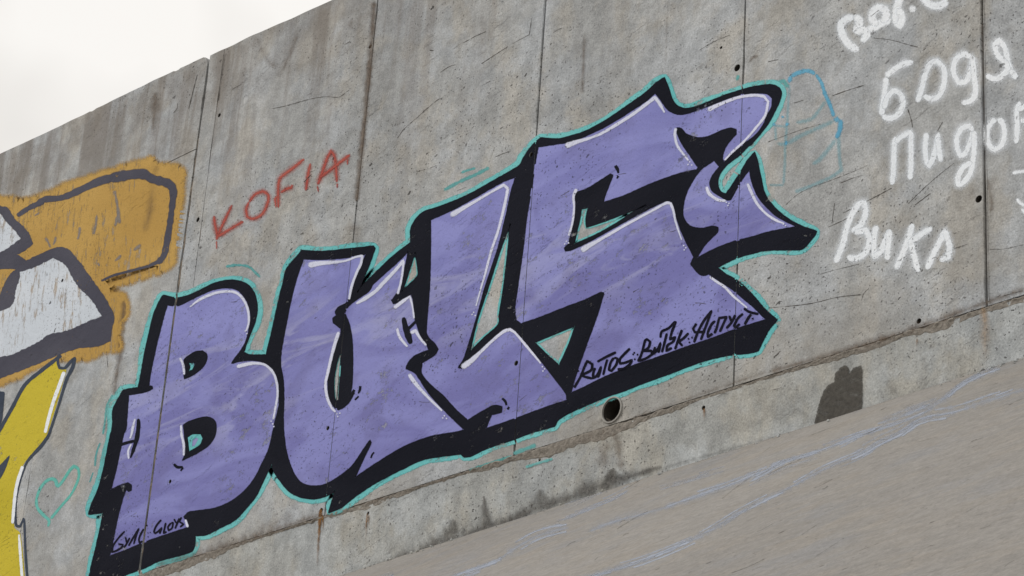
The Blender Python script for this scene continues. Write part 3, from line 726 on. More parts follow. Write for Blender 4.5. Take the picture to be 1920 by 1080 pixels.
P_S = [(1009, 275), (1042, 270), (1072, 265), (1097, 255), (1135, 237), (1172, 215), (1210, 190), (1229, 174), (1238, 185), (1250, 202), (1262, 211), (1280, 214), (1305, 207), (1335, 196), (1365, 184), (1395, 176), (1422, 174), (1440, 176), (1449, 184), (1448, 200), (1440, 216), (1430, 238), (1415, 256), (1395, 271), (1357, 306), (1354, 295), (1359, 278), (1370, 262), (1380, 252), (1380, 244), (1370, 241), (1350, 247), (1330, 256), (1310, 259), (1287, 252), (1278, 242), (1270, 240), (1271, 250), (1280, 270), (1295, 292), (1310, 314), (1307, 319), (1272, 327), (1222, 345), (1172, 367), (1133, 380), (1132, 374), (1140, 352), (1149, 329), (1145, 327), (1122, 342), (1100, 355), (1079, 362), (1080, 390), (1075, 420), (1067, 457), (1059, 465), (1061, 470), (1072, 468), (1110, 450), (1160, 422), (1210, 395), (1247, 377), (1257, 376), (1263, 384), (1272, 415), (1282, 442), (1302, 482), (1296, 495), (1310, 512), (1320, 516), (1329, 513), (1350, 527), (1372, 541), (1395, 560), (1415, 577), (1437, 599), (1430, 602), (1385, 616), (1335, 635), (1285, 652), (1235, 670), (1185, 687), (1135, 707), (1095, 727), (1070, 738), (1080, 702), (1100, 645), (1120, 590), (1132, 550), (1127, 549), (1100, 562), (1060, 577), (1010, 597), (977, 608), (967, 600), (965, 577), (970, 540), (980, 470), (987, 410), (997, 350), (1005, 295)]
S_C1 = [(1090, 391), (1104, 389), (1100, 408), (1100, 426), (1135, 414), (1172, 400), (1215, 383), (1185, 400), (1155, 420), (1115, 442), (1076, 459), (1082, 432), (1087, 410)]
S_C2 = [(1002, 642), (1040, 626), (1080, 610), (1067, 647), (1049, 686), (1025, 665)]
P_S2 = [(1340, 300), (1350, 313), (1337, 330), (1332, 343), (1336, 357), (1350, 367), (1365, 375), (1370, 374), (1385, 347), (1397, 328), (1406, 318), (1411, 342), (1422, 368), (1440, 390), (1460, 407), (1485, 420), (1496, 425), (1465, 431), (1440, 436), (1410, 445), (1372, 455), (1335, 470), (1307, 485), (1311, 475), (1325, 455), (1345, 435), (1346, 427), (1335, 425), (1315, 429), (1295, 425), (1283, 412), (1280, 395), (1285, 367), (1297, 342), (1315, 317)]
sm = lambda p, seed, a=.55: jit(cat(p, True, 3.0), a, .15, seed)
blk = sm(BLK, 1)
fills = [('B', P_B), ('U', P_U), ('L', P_L), ('S', P_S), ('S', P_S2)]
holes = [sm(p, 10 + i) for i, (_, p) in enumerate(fills)]
counters = [sm(p, 30 + i, .4) for i, p in enumerate((U_C, L_C, UL_C, S_C1, S_C2))]
s = Sheet(4); s.fill(blk, holes + counters, 2.6)
piece = thing(s.build('graffiti', 'black', None, 'large purple block letter graffiti with thick black outline and teal edge'))
def sub(sh, name, mat, label=None):
    return sh.build(name, mat, piece, label)
# purple letters under the outline
labs = ['purple letter B with two small teal eyes', 'purple letter U with a long teal slit', 'purple letter L between U and S', 'purple letter S with pointed top', 'purple hooked tail at the right end of the S']
for i, h in enumerate(holes):
    s = Sheet(2); s.fill(grow(h, 2.2), (), 0); sub(s, 'letter', 'purple', labs[i])
# teal edge
s = Sheet(1)
Nn = normals(blk, True) * (-1 if area(blk) > 0 else 1)
ring_o = cat([tuple(p) for p in blk[::4] + Nn[::4] * 0], True, 3)
def teal_band(sh, C, sign, w0):
    N = normals(C, True) * (-1 if area(C) > 0 else 1) * sign
    # average normals so that corners do not fold
    for _ in range(3): N = (N + np.roll(N, 1, 0) + np.roll(N, -1, 0)) / 3
    n = len(C); b = len(sh.V)
    prof = [(-2.0, 1), (w0 * .72, 1), (w0 * 1.25, .0)]
    for i in range(n):
        k = 1 + .35 * noise.noise(Vector((C[i][0] * .02, C[i][1] * .02, 3))) + .12 * noise.noise(Vector((C[i][0] * .15, C[i][1] * .15, 3)))
        for u, a in prof:
            q = W(C[i] + N[i] * (u * k if u > 0 else u)); sh.V.append((q[0], sh.y, q[1])); sh.A.append(a)
    for i in range(n):
        j = (i + 1) % n
        if skip_gap(sh.V[b + 3*i][0]): continue
        for q in range(2): sh.F.append((b + 3*i + q, b + 3*j + q, b + 3*j + q + 1, b + 3*i + q + 1))
teal_band(s, blk, 1, 9.0)
for c, w_ in zip(counters, (2.2, 4.5, 3.5, 5.0, 5.0)): teal_band(s, c, -1, w_)
sub(s, 'teal_edge', 'teal')
s = Sheet(6)
s.fill(sm(B_C1, 41, .4), [sm(B_E1, 43, .2)], 1.2); sub(s, 'counter', 'black', 'small upper black drop inside the letter B')
s = Sheet(6); s.fill(sm(B_C2, 42, .4), [sm(B_E2, 44, .2)], 1.2); sub(s, 'counter', 'black', 'larger lower black drop inside the letter B')
s = Sheet(5); s.fill(sm(B_E1, 43, .2), (), .8); sub(s, 'eye', 'teal')
s = Sheet(5); s.fill(sm(B_E2, 44, .2), [sm([(361, 826), (368, 820), (373, 823), (366, 836), (360, 838)], 45, .2)], .8)
sub(s, 'eye', 'teal')
# black ticks and drops
def accent(*q):
    sh = Sheet(6); sh.stroke(*q, end=len(q[0]) > 3); sub(sh, 'black_accent', 'black')
accent([(260, 785, 6), (260, 800, 9), (257, 822, 9), (250, 845, 7), (245, 859, 3)], 8, .25); accent([(222, 836), (236, 831), (252, 827)], 6, .25)
accent([(757, 595, 8), (760, 610, 12), (766, 630, 13), (771, 645, 10)], 11, .25); accent([(782, 601), (775, 608), (765, 618)], 6, .25)
accent([(1154, 311, 6), (1158, 317, 7), (1160, 325, 4)], 6, .3); accent([(1160, 330, 5), (1157, 335, 3)], 5, .3)
accent([(676, 724, 5), (675, 732, 5), (672, 738, 3)], 5, .3); accent([(673, 743), (666, 750)], 3.5, .3)
accent([(942, 747, 5), (948, 753, 6), (950, 760, 4)], 5, .3); accent([(955, 763), (952, 768)], 4, .3)
accent([(702, 848), (698, 853), (696, 859)], 3.5, .3); accent([(326, 870, 5), (333, 876, 6), (342, 876, 5), (344, 877, 4)], 5, .3); accent([(344, 877), (339, 883)], 3.5, .3)
accent([(665, 731), (660, 739), (655, 746)], 5, .25); accent([(735, 566), (742, 562)], 9, .3)
# white highlights
HL = [
    [(356, 576, 3), (375, 562, 6), (400, 551, 7), (420, 547, 6), (440, 548, 6), (455, 559, 6), (465, 580, 6), (467, 604, 5), (462, 622, 4)],
    [(444, 688, 9), (470, 682, 8), (488, 682, 6), (500, 686, 6), (512, 698, 6), (519, 716, 6), (521, 740, 5), (517, 765, 5), (513, 787, 4)],
    [(338, 671, 5), (344, 685, 6), (346, 703, 5)], [(340, 797, 5), (341, 815, 6), (345, 834, 6), (345, 855, 5)],
    [(254, 785, 4), (250, 800, 6), (247, 815, 5), (244, 823, 4)], [(247, 832, 4), (241, 846, 5), (242, 861, 4)], [(348, 974, 5), (353, 989, 6)],
    [(578, 498, 14), (600, 494, 11), (645, 490, 5), (668, 482, 5), (680, 480, 6), (677, 495, 6), (669, 512, 6), (660, 537, 6), (655, 562, 5)],
    [(636, 622, 8), (630, 640, 8), (623, 665, 7), (615, 700, 7), (611, 720, 6), (614, 745, 7), (622, 764, 6), (630, 773, 5)],
    [(668, 570, 5), (685, 560, 10), (705, 546, 8), (720, 530, 9), (742, 507, 8), (757, 489, 7), (756, 505, 5), (752, 530, 5), (746, 552, 6)],
    [(739, 578, 10), (755, 566, 8), (769, 556, 5), (774, 575, 4), (777, 598, 4)], [(745, 615, 6), (750, 632, 7), (765, 651, 5)], [(770, 625, 9), (780, 620, 8), (788, 634, 6), (800, 648, 5)],
    [(767, 701, 10), (782, 722, 9), (805, 747, 6), (830, 771, 5)],
    [(845, 405, 13), (865, 393, 10), (895, 376, 6), (917, 363, 6), (945, 347, 7), (953, 354, 7), (946, 388, 7), (935, 432, 6), (922, 470, 6), (910, 515, 5), (902, 542, 4), (893, 575, 3)],
    [(866, 690, 14), (885, 676, 12), (905, 657, 7), (925, 638, 7), (945, 622, 8), (957, 618, 7), (967, 625, 6), (990, 652, 6), (1015, 682, 4)],
    [(1060, 275, 15), (1080, 267, 10), (1110, 258, 6), (1135, 247, 7), (1185, 216, 8), (1212, 196, 8), (1229, 183, 8), (1238, 196, 8), (1247, 212, 4)],
    [(1327, 207, 11), (1350, 196, 8), (1385, 183, 7), (1415, 179, 7), (1433, 181, 7), (1441, 191, 6), (1435, 217, 6), (1417, 241, 6), (1395, 266, 5), (1374, 285, 5), (1359, 301, 4)],
    [(1268, 240, 6), (1266, 252, 7), (1270, 272, 6), (1281, 288, 5), (1292, 302, 4)],
    [(1082, 354, 8), (1076, 368, 6), (1077, 390, 5), (1074, 417, 5), (1067, 443, 5)],
    [(1090, 471, 15), (1105, 461, 12), (1120, 453, 8), (1172, 423, 7), (1222, 396, 6), (1250, 381, 7), (1258, 382, 7), (1263, 395, 6), (1268, 418, 5), (1279, 451, 3)],
    [(1325, 350, 8), (1331, 364, 8), (1347, 375, 7), (1362, 377, 5)], [(1402, 344, 7), (1409, 360, 7), (1420, 382, 7), (1437, 401, 6), (1455, 413, 6), (1472, 420, 4)],
    [(1331, 519, 5), (1345, 529, 6), (1360, 539, 6), (1376, 556, 6), (1395, 572, 4), (1402, 578, 3)]]
for i, h_ in enumerate(HL):
    s = Sheet(7); s.stroke(h_, 6, .55, .95, step=2); sub(s, 'highlight', 'white')
s = Sheet(7)
for x, y in ((512, 795), (509, 790), (514, 800), (632, 776), (638, 775), (634, 781), (834, 780), (838, 785), (831, 784), (889, 586), (886, 590), (892, 592), (1018, 688), (1022, 692), (1019, 696), (1294, 304), (1298, 310), (1291, 309), (1063, 453), (1060, 458), (1067, 456), (1283, 461), (1287, 465), (1284, 469), (1363, 380), (1368, 382), (1366, 386), (461, 621), (464, 626), (1470, 421), (1474, 424)):
    s.dot(x, y, 1.7, .95)
sub(s, 'highlight_dots', 'white')['kind'] = 'stuff'
# signatures
s = Sheet(8)
a = lambda *p: off(p, 1070, 570, 6.355); c = lambda *p: off(p, 1240, 570, 9); d = lambda *p: off(p, 190, 960, 10.667)
SIG = [a((45, 1000), (120, 870), (160, 770), (200, 680), (262, 720), (245, 790), (130, 850), (180, 870), (265, 890)), a((295, 760), (272, 830), (272, 885), (320, 850), (365, 750), (350, 820), (325, 880)), a((320, 690), (430, 630), (545, 575)), a((440, 660), (415, 750), (390, 850)),
       a((520, 640), (480, 700), (458, 785), (490, 800), (548, 720), (562, 650), (520, 640)), a((712, 530), (640, 600), (590, 660), (592, 712), (660, 698), (732, 668), (715, 712), (640, 770), (560, 780)),
       a((805, 690), (850, 590), (890, 440), (912, 420), (952, 452), (930, 520), (870, 562), (965, 558), (975, 600), (900, 650), (810, 682)), a((1010, 510), (990, 595), (1040, 540), (1075, 465), (1060, 540), (1048, 585)), a((1072, 405), (1090, 330), (1170, 290), (1255, 205)), a((1150, 350), (1120, 470), (1090, 580)),
       c((250, 290), (220, 380), (180, 480), (150, 600), (240, 560), (200, 640), (110, 700), (90, 795), (185, 740)), c((355, 435), (300, 580), (235, 770)), c((465, 490), (390, 570), (300, 640), (365, 712)),
       c((555, 655), (620, 480), (720, 290), (850, 120), (800, 260), (740, 420), (670, 610)), c((600, 330), (540, 420), (570, 480), (745, 470)), c((915, 285), (850, 350), (790, 480), (790, 560), (870, 500)), c((900, 500), (940, 400), (980, 240), (1105, 220), (1050, 340), (990, 475)),
       c((1150, 200), (1190, 305)), c((1255, 185), (1190, 310), (1100, 415)), c((1385, 165), (1300, 240), (1230, 370), (1260, 400), (1330, 335)), c((1395, 75), (1480, 130), (1580, 160), (1645, 170)), c((1520, 170), (1460, 260), (1410, 350))]
for ids in ((0,), (1,), (2, 3), (4,), (5,), (6,), (7,), (8, 9), (10,), (11, 12), (13, 14), (15,), (16,), (17, 18), (19,), (20, 21)):
    sh = Sheet(8)
    for i in ids: sh.stroke(SIG[i], 5.2, .3, 1, step=1.2, corner=60)
    sub(sh, 'signature_letter', 'ink')
for x, y in a((95, 800), (762, 583), (800, 605), (768, 660), (748, 602)) + c((465, 590), (525, 570), (480, 650), (1550, 250)): s.dot(x, y, 2.0)
sub(s, 'signature_dots', 'ink')['kind'] = 'stuff'
s = Sheet(8)
SG2 = [d((475, 385), (350, 520), (240, 680), (220, 805), (320, 770), (420, 700), (435, 655), (340, 640)), d((490, 500), (515, 625)), d((575, 515), (510, 640), (455, 715)), d((550, 680), (640, 520), (755, 335), (700, 480), (655, 640)), d((925, 255), (830, 380), (760, 530), (770, 620), (850, 575)),
       d((1205, 155), (1110, 270), (1060, 390), (1080, 430), (1175, 370)), d((1130, 400), (1215, 320), (1170, 440)), d((1295, 215), (1250, 425), (1315, 395)), d((1400, 220), (1340, 300), (1352, 372), (1420, 320), (1442, 215), (1400, 220)), d((1460, 140), (1505, 225)), d((1565, 125), (1480, 335)), d((1610, 105), (1565, 195), (1650, 245), (1580, 305))]
for ids in ((0,), (1, 2), (3,), (4,), (5,), (6,), (7,), (8,), (9, 10), (11,)):
    sh = Sheet(8)
    for i in ids: sh.stroke(SG2[i], 3.8, .3, 1, step=1.0, corner=60)
    sub(sh, 'signature_letter', 'ink')
for x, y in d((940, 420), (985, 410), (940, 500)): s.dot(x, y, 1.2)
sub(s, 'signature_dots', 'ink')['kind'] = 'stuff'
for st, wd in (([(212, 740), (201, 760), (197, 790), (193, 815)], 6), ([(188, 830), (181, 850), (178, 875)], 5), ([(175, 885), (168, 905)], 4), ([(423, 500), (445, 497), (466, 500), (480, 512), (488, 520)], 7), ([(864, 324), (878, 319), (892, 315)], 7), ([(832, 357), (850, 347), (870, 337), (895, 326), (918, 314)], 9), ([(880, 882), (905, 873), (930, 865), (960, 855)], 7), ([(962, 851), (985, 842), (1006, 834)], 10), ([(985, 876), (1010, 868), (1037, 860)], 7), ([(1385, 140), (1381, 152)], 8), ([(1420, 168), (1445, 158), (1470, 152), (1478, 165)], 10)):
    s = Sheet(0); s.stroke(st, wd, .6, .9, jitter=.25); sub(s, 'overspray', 'tealmist')

# ================================================================== GRAFFITI: ochre, slate and white piece at left
OCH = [(-60, 380), (0, 374), (25, 374), (32, 380), (70, 370), (107, 356), (125, 347), (162, 336), (192, 325), (232, 315), (272, 303), (285, 297), (300, 309), (335, 311), (342, 322), (338, 395), (332, 445), (327, 487), (312, 502), (262, 520), (225, 532), (205, 540), (230, 555), (237, 581), (236, 594), (224, 610), (222, 649), (194, 658), (169, 668), (126, 670), (84, 680), (32, 706), (0, 719), (-60, 740)]
BARE = [(200, 530), (225, 524), (262, 511), (297, 498), (262, 504), (225, 516), (198, 526)]
SLA = [(-60, 360), (0, 386), (13, 389), (29, 412), (49, 432), (62, 457), (45, 470), (32, 477), (49, 490), (65, 482), (104, 466), (123, 466), (139, 480), (159, 506), (175, 529), (191, 551), (207, 577), (214, 597), (211, 610), (206, 639), (181, 649), (149, 652), (113, 663), (65, 684), (0, 709), (-60, 732)]
WH1 = [(-60, 380), (0, 399), (10, 412), (32, 435), (40, 448), (19, 464), (0, 475), (-60, 500)]
WH2 = [(36, 509), (65, 500), (100, 483), (120, 493), (130, 506), (146, 535), (172, 561), (193, 594), (168, 603), (130, 620), (91, 629), (78, 639), (26, 665), (0, 671), (-60, 690), (-60, 600), (0, 582), (19, 574), (26, 561), (29, 542), (36, 522)]
OC2 = [(-60, 515), (0, 504), (19, 503), (31, 505), (19, 516), (10, 532), (0, 555), (-60, 575)]
sla = jit(cat(SLA, True, 3), 1.6, .12, 3); wh1 = jit(cat(WH1, True, 3), 1.4, .25, 4); wh2 = jit(cat(WH2, True, 3), 1.6, .25, 5); oc2 = jit(cat(OC2, True, 3), 1.5, .25, 6)
s = Sheet(3); s.fill(sla, [wh1, wh2, oc2], 2.0)
s.stroke([(32, 405, 10), (55, 390, 11), (72, 382, 13), (85, 374, 14), (110, 372, 13), (130, 366, 14), (160, 352, 16), (190, 339, 18), (220, 332, 21), (250, 327, 22), (270, 327, 22), (287, 336, 18), (315, 344, 21), (325, 358, 17), (322, 395, 13), (317, 432, 13), (309, 475, 14), (301, 488, 13), (292, 493, 9), (275, 500, 6), (237, 510, 6), (212, 517, 6), (190, 527, 5)], 12, .4, jitter=.13, corner=80)
piece2 = thing(s.build('graffiti', 'slate', None, 'ochre and white graffiti with a thick slate grey outline at the left edge'))
s = Sheet(1); s.fill(jit(jit(cat(OCH, True, 3), 5, .05, 7), 1.2, .4, 9), [jit(cat(BARE, True, 3), .8, .2, 8)], 13.0); o = s.build('ochre_fill', 'ochre', piece2)
s = Sheet(2); s.fill(grow(wh1, 2), (), 0); s.build('white_fill', 'chalk', piece2)
s = Sheet(2); s.fill(grow(wh2, 2), (), 0); s.build('white_fill', 'chalk', piece2)
# bare strokes left between the roller passes
MAT['bare'] = paint('bare_streak', (.26, .245, .237), (.28, .262, .255), wear=.62, soft=1.2, opac=.75)
for q in ((215, 357, 225, 420), (182, 402, 176, 440), (222, 395, 216, 425), (150, 425, 146, 450), (85, 445, 95, 465), (105, 443, 100, 460), (250, 470, 265, 458), (215, 490, 228, 478), (183, 492, 186, 500), (64, 405, 75, 398)):
    s = Sheet(4); s.stroke([(q[0], q[1]), ((q[0] + q[2]) / 2 + 1, (q[1] + q[3]) / 2), (q[2], q[3])], 7, .6, .75, jitter=.35); s.build('bare_streak', 'bare', piece2)

# ================================================================== GRAFFITI: yellow letter in the lower left corner
YEL = [(106, 671), (78, 698), (47, 727), (23, 770), (0, 810), (-60, 880), (-60, 1130), (48, 1130), (44, 1060), (37, 1000), (27, 990), (24, 962), (26, 930), (33, 897), (45, 868), (72, 838), (86, 818), (105, 760), (119, 712), (124, 694), (110, 690)]
s = Sheet(4)
for st, wd in (([(115, 666), (96, 681), (78, 695), (47, 722), (23, 765), (0, 806), (-20, 845)], 8), ([(110, 668, 5), (109, 680, 6), (112, 690, 6), (122, 690, 6), (132, 679, 7), (142, 670, 6)], 6), ([(141, 670, 7), (136, 690, 8), (125, 712, 7), (110, 761, 5), (92, 815, 6), (85, 826, 7), (76, 838, 8), (60, 855, 6), (50, 868, 5), (39, 897, 5), (31, 932, 5), (29, 965, 5), (31, 985, 6), (38, 987, 5), (45, 972, 4), (46, 980, 5), (48, 1033, 5), (52, 1090, 6)], 6)):
    s.stroke(st, wd, .35, corner=70)
piece3 = None
s2 = Sheet(4); s2.fill(cat([(-40, 735), (0, 735), (8, 736), (5, 770), (0, 795), (-40, 850)], True, 3), (), 2)
s3 = Sheet(4); s3.fill(cat([(18, 855), (8, 866), (0, 874), (-30, 900), (-30, 940), (0, 897), (9, 880)], True, 3), (), 2)
piece3 = thing(s.build('graffiti', 'navy', None, 'yellow letter graffiti with thin navy outline in the lower left corner'))
s2.build('navy_wedge', 'navy', piece3); s3.build('navy_wedge', 'navy', piece3)
s = Sheet(2); s.fill(sm(YEL, 60, .5), (), 1.5); s.build('letter', 'yellow', piece3)
s = Sheet(5)
for q in ([(121, 697, 8), (112, 722, 8), (101, 752, 7), (92, 783, 7), (85, 812, 6)], [(43, 874, 6), (33, 905, 7), (28, 935, 7), (24, 982, 6)], [(36, 1002, 4), (38, 1030, 6), (42, 1085, 6)]):
    s = Sheet(5); s.stroke(q, 7, .3); s.build('highlight', 'tagwhite', piece3)

# ================================================================== TAGS
def tag_word(name, mat, label, letters, width, layer=1, feather=.75, corner=60, op=1.0, halo=0):
    pts = [p for L in letters for q in L for p in q]
    base = (sum(p[0] for p in pts) / len(pts), max(p[1] for p in pts))
    root = empty_thing('graffiti_tag', label, 'graffiti tag', base, 'white spray painted words at right' if mat == 'tagwhite' else None)
    for n_, L in enumerate(letters):
        sh = Sheet(layer); sh.y -= .00005 * n_
        if halo:
            for q in L: sh.stroke([tuple(p[:2]) + ((p[2] if len(p) > 2 else width) * halo,) for p in q], width * halo, .98, .62, step=3, corner=corner)
        for q in L: sh.stroke(q, width, feather, op, step=2, corner=corner)
        under(sh.build('letter' if len(letters) > 1 else 'scrawl', mat, root), root)
    return root
k = lambda *p: off(p, 380, 270, 5.4)
tag_word('tag', 'red', 'thin red spray painted word KOFIA with drips', [
    [k((115, 725, 7), (122, 800), (140, 880), (150, 935)), k((300, 615, 4), (230, 760), (160, 910), (140, 975, 8)), k((150, 940, 8), (250, 880), (340, 825), (415, 780, 8)), k((140, 980, 2.5), (146, 1070, 2))],
    [k((470, 585), (442, 660), (450, 735), (510, 758), (600, 712), (655, 610), (665, 520), (610, 478), (530, 512), (468, 590))],
    [k((768, 650, 4), (765, 520), (770, 400), (795, 335), (920, 240, 7), (1030, 150, 6)), k((790, 495), (850, 455), (897, 440), (907, 408)), k((765, 525, 4), (735, 560, 5), (745, 650, 2))],
    [k((1092, 195, 5), (1068, 310), (1045, 475, 6))],
    [k((1165, 415, 8), (1210, 290), (1260, 150), (1302, 70), (1332, 120), (1350, 230), (1360, 390, 6)), k((1180, 345), (1330, 235), (1440, 150), (1495, 105, 8)), k((1162, 420, 2.5), (1175, 490, 2)), k((1362, 395, 3), (1364, 450, 2)), k((1468, 150, 3), (1468, 215, 2))]], 6.5, feather=.85, halo=2.8)
r4 = lambda *p: off(p, 1440, 0, 4); r8 = lambda *p: off(p, 1440, 270, 4); z5 = lambda *p: off(p, 1640, 190, 6)
tag_word('tag', 'tagwhite', 'thick blurred white scrawl cut off by the top edge at right', [
    [r4((650, 120), (580, 150), (548, 195), (565, 270), (605, 330), (655, 365), (690, 370)), r4((640, 118), (690, 150), (680, 200), (640, 245)), r4((650, 250), (720, 225), (745, 260), (715, 300), (690, 292))],
    [r4((735, 235), (800, 205), (850, 175), (930, 145)), r4((850, 170), (888, 125), (880, 70), (830, 55), (788, 95), (785, 150), (830, 190))], [r4((1000, -60), (985, 0), (965, 80), (960, 150), (990, 195), (1005, 130), (975, 60))], [r4((1060, 85), (1110, 50))], [r4((1130, -60), (1170, -10), (1200, 25), (1250, 45), (1310, 35), (1345, -10))]], 20, feather=.7, halo=1.7)
tag_word('tag', 'tagwhite', 'white spray painted word of four round letters right of the blue sketch', [
    [r4((888, 575), (875, 700), (850, 870)), r4((850, 868), (920, 888), (985, 850), (1015, 770), (990, 700), (940, 680), (895, 735), (870, 820)), r4((880, 575), (950, 520), (1020, 480), (1095, 465))],
    [r4((1120, 770), (1150, 680), (1180, 560), (1220, 475), (1270, 458), (1320, 520), (1322, 620), (1285, 715), (1225, 742), (1160, 715))],
    [r4((1530, 435), (1470, 408), (1408, 450), (1392, 540), (1430, 618), (1485, 610), (1525, 520), (1535, 430), (1545, 560), (1558, 680), (1530, 750), (1450, 775))],
    [r4((1870, 590), (1830, 545), (1800, 460), (1778, 360), (1735, 305), (1702, 335), (1722, 410), (1780, 470), (1802, 520), (1745, 578), (1690, 590), (1630, 560)), r4((1810, 525), (1850, 560), (1860, 600))]], 14.5, feather=.7, halo=2.2)
tag_word('tag', 'tagwhite', 'white spray painted word running off the right edge, below the round letters', [
    [z5((195, 945, 11), (210, 800), (218, 600), (225, 470), (245, 395)), z5((235, 470), (300, 400), (395, 350), (412, 380), (410, 500), (410, 700), (398, 890))],
    [z5((585, 350), (570, 520), (582, 660), (612, 730), (655, 650), (700, 480), (720, 350)), z5((712, 400), (730, 560), (750, 690))],
    [z5((1118, 340), (1065, 275), (985, 305), (930, 400), (930, 520), (965, 612), (1012, 595), (1075, 460), (1115, 330)), z5((1120, 330), (1122, 480), (1110, 650), (1080, 800), (1000, 915), (940, 938), (942, 850), (1000, 745), (1100, 680))],
    [z5((1380, 195), (1305, 250), (1265, 360), (1290, 490), (1350, 545), (1430, 490), (1462, 370), (1440, 245), (1380, 195))],
    [z5((1640, 0), (1602, 120), (1605, 300), (1592, 480)), z5((1610, 110), (1680, 60), (1760, 30)), z5((1640, 230), (1700, 210), (1780, 300))]], 14, feather=.7, halo=2.2)
tag_word('tag', 'tagwhite', 'white slanted spray painted word of four letters under the other white words', [
    [r8((505, 895), (560, 760), (590, 640), (625, 540), (680, 455), (725, 440), (732, 520), (700, 605), (625, 662)), r8((640, 668), (735, 645), (762, 720), (732, 815), (660, 858), (590, 848))],
    [r8((815, 605), (795, 720), (800, 845), (850, 800), (915, 640)), r8((915, 640), (903, 760), (895, 875))],
    [r8((1088, 595), (1060, 690), (1020, 800), (958, 945)), r8((1235, 625), (1150, 680), (1072, 732), (1092, 820), (1130, 965))],
    [r8((1190, 945), (1250, 810), (1330, 655), (1362, 770), (1350, 850), (1285, 875))]], 15, feather=.7, halo=2.1)
tag_word('tag', 'tagwhite', 'white spray strokes cut off by the right edge beside a tie hole', [[[(1897, 325), (1915, 322), (1950, 318)]], [[(1905, 372), (1920, 385), (1945, 392)], [(1915, 390), (1930, 410)]]], 12, feather=.8, op=.7)
z7 = lambda *p: off(p, 1420, 110, 4.155)
o = empty_thing('graffiti_tag', 'faint unfinished blue arch sketch right of the purple letters', 'graffiti tag', (1510, 370))
for q, wd in ((z7((248, 190), (262, 130)), 8), (z7((262, 140), (330, 106), (400, 96), (455, 120)), 8), (z7((455, 120), (500, 190), (530, 280)), 6), (z7((515, 250), (540, 300), (570, 370), (598, 455)), 7), (z7((590, 462), (620, 475), (648, 485)), 13), (z7((652, 470), (642, 560), (612, 625)), 9), (z7((115, 512), (148, 512)), 8), (z7((232, 495), (233, 530)), 8), (z7((225, 640), (226, 675)), 6), (z7((185, 458), (210, 450)), 5)):
    s = Sheet(1); s.stroke(q, wd * 1.5, .85, 1); under(s.build('blue_stroke', 'blue', o), o)
for q, wd in ((z7((250, 200), (238, 400), (230, 520), (218, 680), (215, 800), (205, 980)), 6), (z7((612, 625), (560, 700), (480, 790), (425, 825)), 9), (z7((632, 590), (640, 760), (655, 870), (560, 930), (400, 1000), (290, 1040)), 8), (z7((530, 330), (490, 390), (420, 470), (300, 500)), 8), (z7((600, 485), (520, 520), (340, 600), (230, 660), (150, 665)), 9), (z7((140, 530), (145, 640)), 6), (z7((90, 985), (210, 985)), 5), (z7((100, 520), (230, 530)), 5)):
    s2 = Sheet(0); s2.stroke(q, wd * 1.4, .9, 1); under(s2.build('faint_stroke', 'faint', o), o)
s = Sheet(1)
s.stroke([(108, 914, 10), (104, 901, 9), (96, 898, 8), (86, 903, 7), (75, 917, 7), (68.5, 938, 7), (71, 953, 7), (82, 966, 8), (92, 976, 8), (90, 988, 5)], 7, .55, corner=80)
s.stroke([(107, 914, 8), (117, 903, 7), (131, 882, 7), (139, 874, 8), (147, 880, 7), (147, 898, 6), (134, 926, 6), (114, 950, 6), (95, 973, 7)], 7, .55, corner=80)
thing(s.build('painted_heart', 'mint', None, 'small mint green heart outline between the yellow letter and the letter B'), 'painted heart')

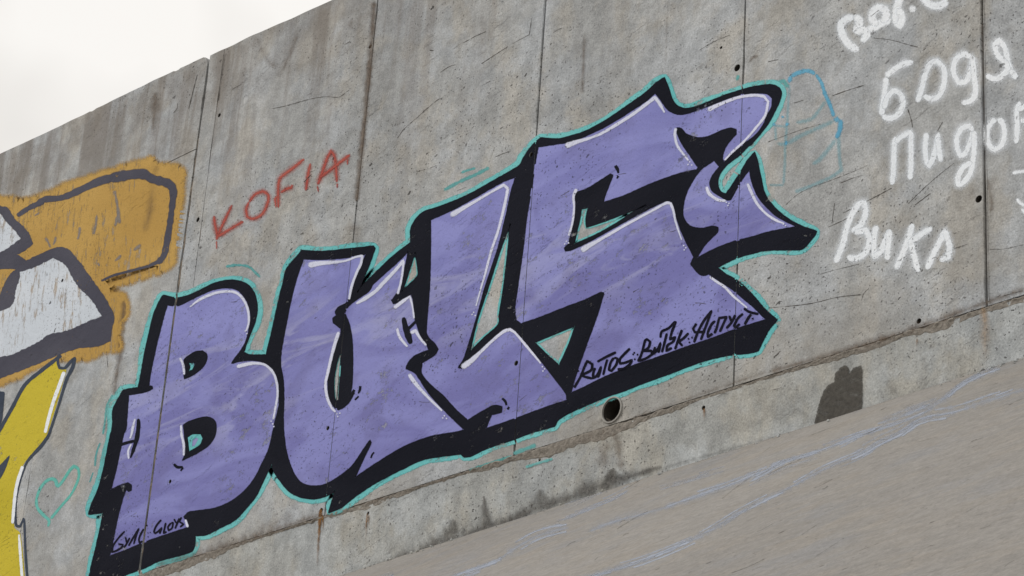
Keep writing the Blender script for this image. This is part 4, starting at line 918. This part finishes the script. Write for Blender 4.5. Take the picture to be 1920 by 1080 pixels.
# ------------------------------------------------------------------ chalky runs on the slope
s = Sheet(0)
LA = [(1925, 726), (1865, 745), (1790, 770), (1727, 783), (1690, 807), (1650, 826), (1615, 847), (1540, 880), (1477, 915), (1440, 932), (1385, 960), (1310, 1005), (1210, 1047), (1110, 1077), (1060, 1095)]
LB = [(1877, 687), (1840, 700), (1802, 720), (1765, 750), (1715, 780), (1615, 814), (1540, 842), (1465, 865), (1440, 878), (1385, 902), (1322, 925), (1247, 950), (1185, 967), (1135, 982), (1100, 997)]
for q, wd, op in ((LA, 13, .95), (LB, 13, .9), ([(1360, 877), (1297, 897), (1235, 915)], 9, .6), ([(1180, 917), (1150, 935), (1115, 950), (1065, 970), (1040, 976)], 9, .7), ([(1070, 986), (1010, 1002), (960, 1030), (930, 1050), (855, 1077), (830, 1090)], 12, .95), ([(1160, 905), (1110, 930), (1050, 955)], 14, .5),
                  ([(1760, 752), (1700, 772), (1640, 795)], 20, .55), ([(1540, 850), (1480, 872), (1420, 893)], 22, .45), ([(1760, 690), (1700, 712), (1640, 735)], 10, .4), ([(740, 1076), (700, 1090)], 10, .5), ([(1480, 790), (1400, 822), (1330, 850)], 16, .3)):
    s = Sheet(0); s.dl = .00004; r_ = random.Random(int(q[0][0]))
    C = cat([(x, y) for x, y in q], False, 6)
    s.stroke([(x, y + 2) for x, y in q], wd * 1.7, .9, op * .75, plane=S, jitter=.5, step=3)
    for i in range(max(6, len(C) // 5)):          # broken scuffs that follow the run
        n_ = r_.randint(6, 26); a0 = r_.randint(0, max(0, len(C) - n_)); seg = C[a0:a0 + n_:3]
        if len(seg) < 3: continue
        o1, o2 = r_.gauss(0, wd * .42), r_.gauss(0, wd * .3); w1 = r_.uniform(3.5, wd * .8)
        s.stroke([(x, y + o1 + o2 * t / len(seg), w1) for t, (x, y) in enumerate(seg)], w1, .85, op * r_.uniform(.7, 1.2), plane=S, jitter=.5, step=3)
    s.build('chalky_streak', 'streak', slab)['kind'] = 'stuff'
s = Sheet(0); s.dl = .000008; rr = random.Random(11)
for i in range(80):
    x = rr.uniform(900, 1900); y = rr.uniform(760, 1075)
    if y < 1000 - (x - 900) * .31: continue
    L = rr.choice([15, 25, 40, 70]); a_ = math.radians(rr.gauss(-24, 7))
    s.stroke([(x, y), (x + L * .5 * math.cos(a_), y + L * .5 * math.sin(a_) + rr.uniform(-2, 2)), (x + L * math.cos(a_), y + L * math.sin(a_))], rr.uniform(1.5, 4), .7, rr.uniform(.5, 1), plane=S, jitter=.5)
s.build('drag_mark', 'slabstain', slab, 'thin dark drag marks on the slope')['kind'] = 'stuff'

# grit gathered where the slope meets the wall
rr = random.Random(21); bm = bmesh.new()
for i in range(260):
    x = rr.uniform(-9.5, -4.2); d = abs(rr.gauss(0, .022)) + .004
    if noise.noise(Vector((x * 1.6, 0, 4))) + rr.uniform(-.35, .35) < -.02: continue
    r = rr.choice([.002, .003, .003, .004, .005, .008])
    m = Matrix.Translation((x, -d, slab_z(x, -d) + r * .4)) @ Matrix.Rotation(rr.uniform(0, 6), 4, Vector((rr.random(), rr.random(), 1))) @ Matrix.Diagonal((r * rr.uniform(.8, 1.5), r, r * rr.uniform(.5, .9), 1))
    bmesh.ops.create_icosphere(bm, subdivisions=1, radius=1, matrix=m)
me = bpy.data.meshes.new('grit'); bm.to_mesh(me); bm.free()
o = link('grit', me, slab, MAT['footing']); o['kind'] = 'stuff'
s = Sheet(0)
a_, b_ = -10.2, -4.2
def foot(p): return (p[0] / 100, -p[1] / 100, slab_z(p[0] / 100, -p[1] / 100))
s.stroke([(x * 10, 1.2) for x in range(-104, -42, 2)], 6, .95, .6, plane=foot, jitter=.5, step=4, end=False)
s.build('foot_dirt', 'slabstain', slab)['kind'] = 'stuff'
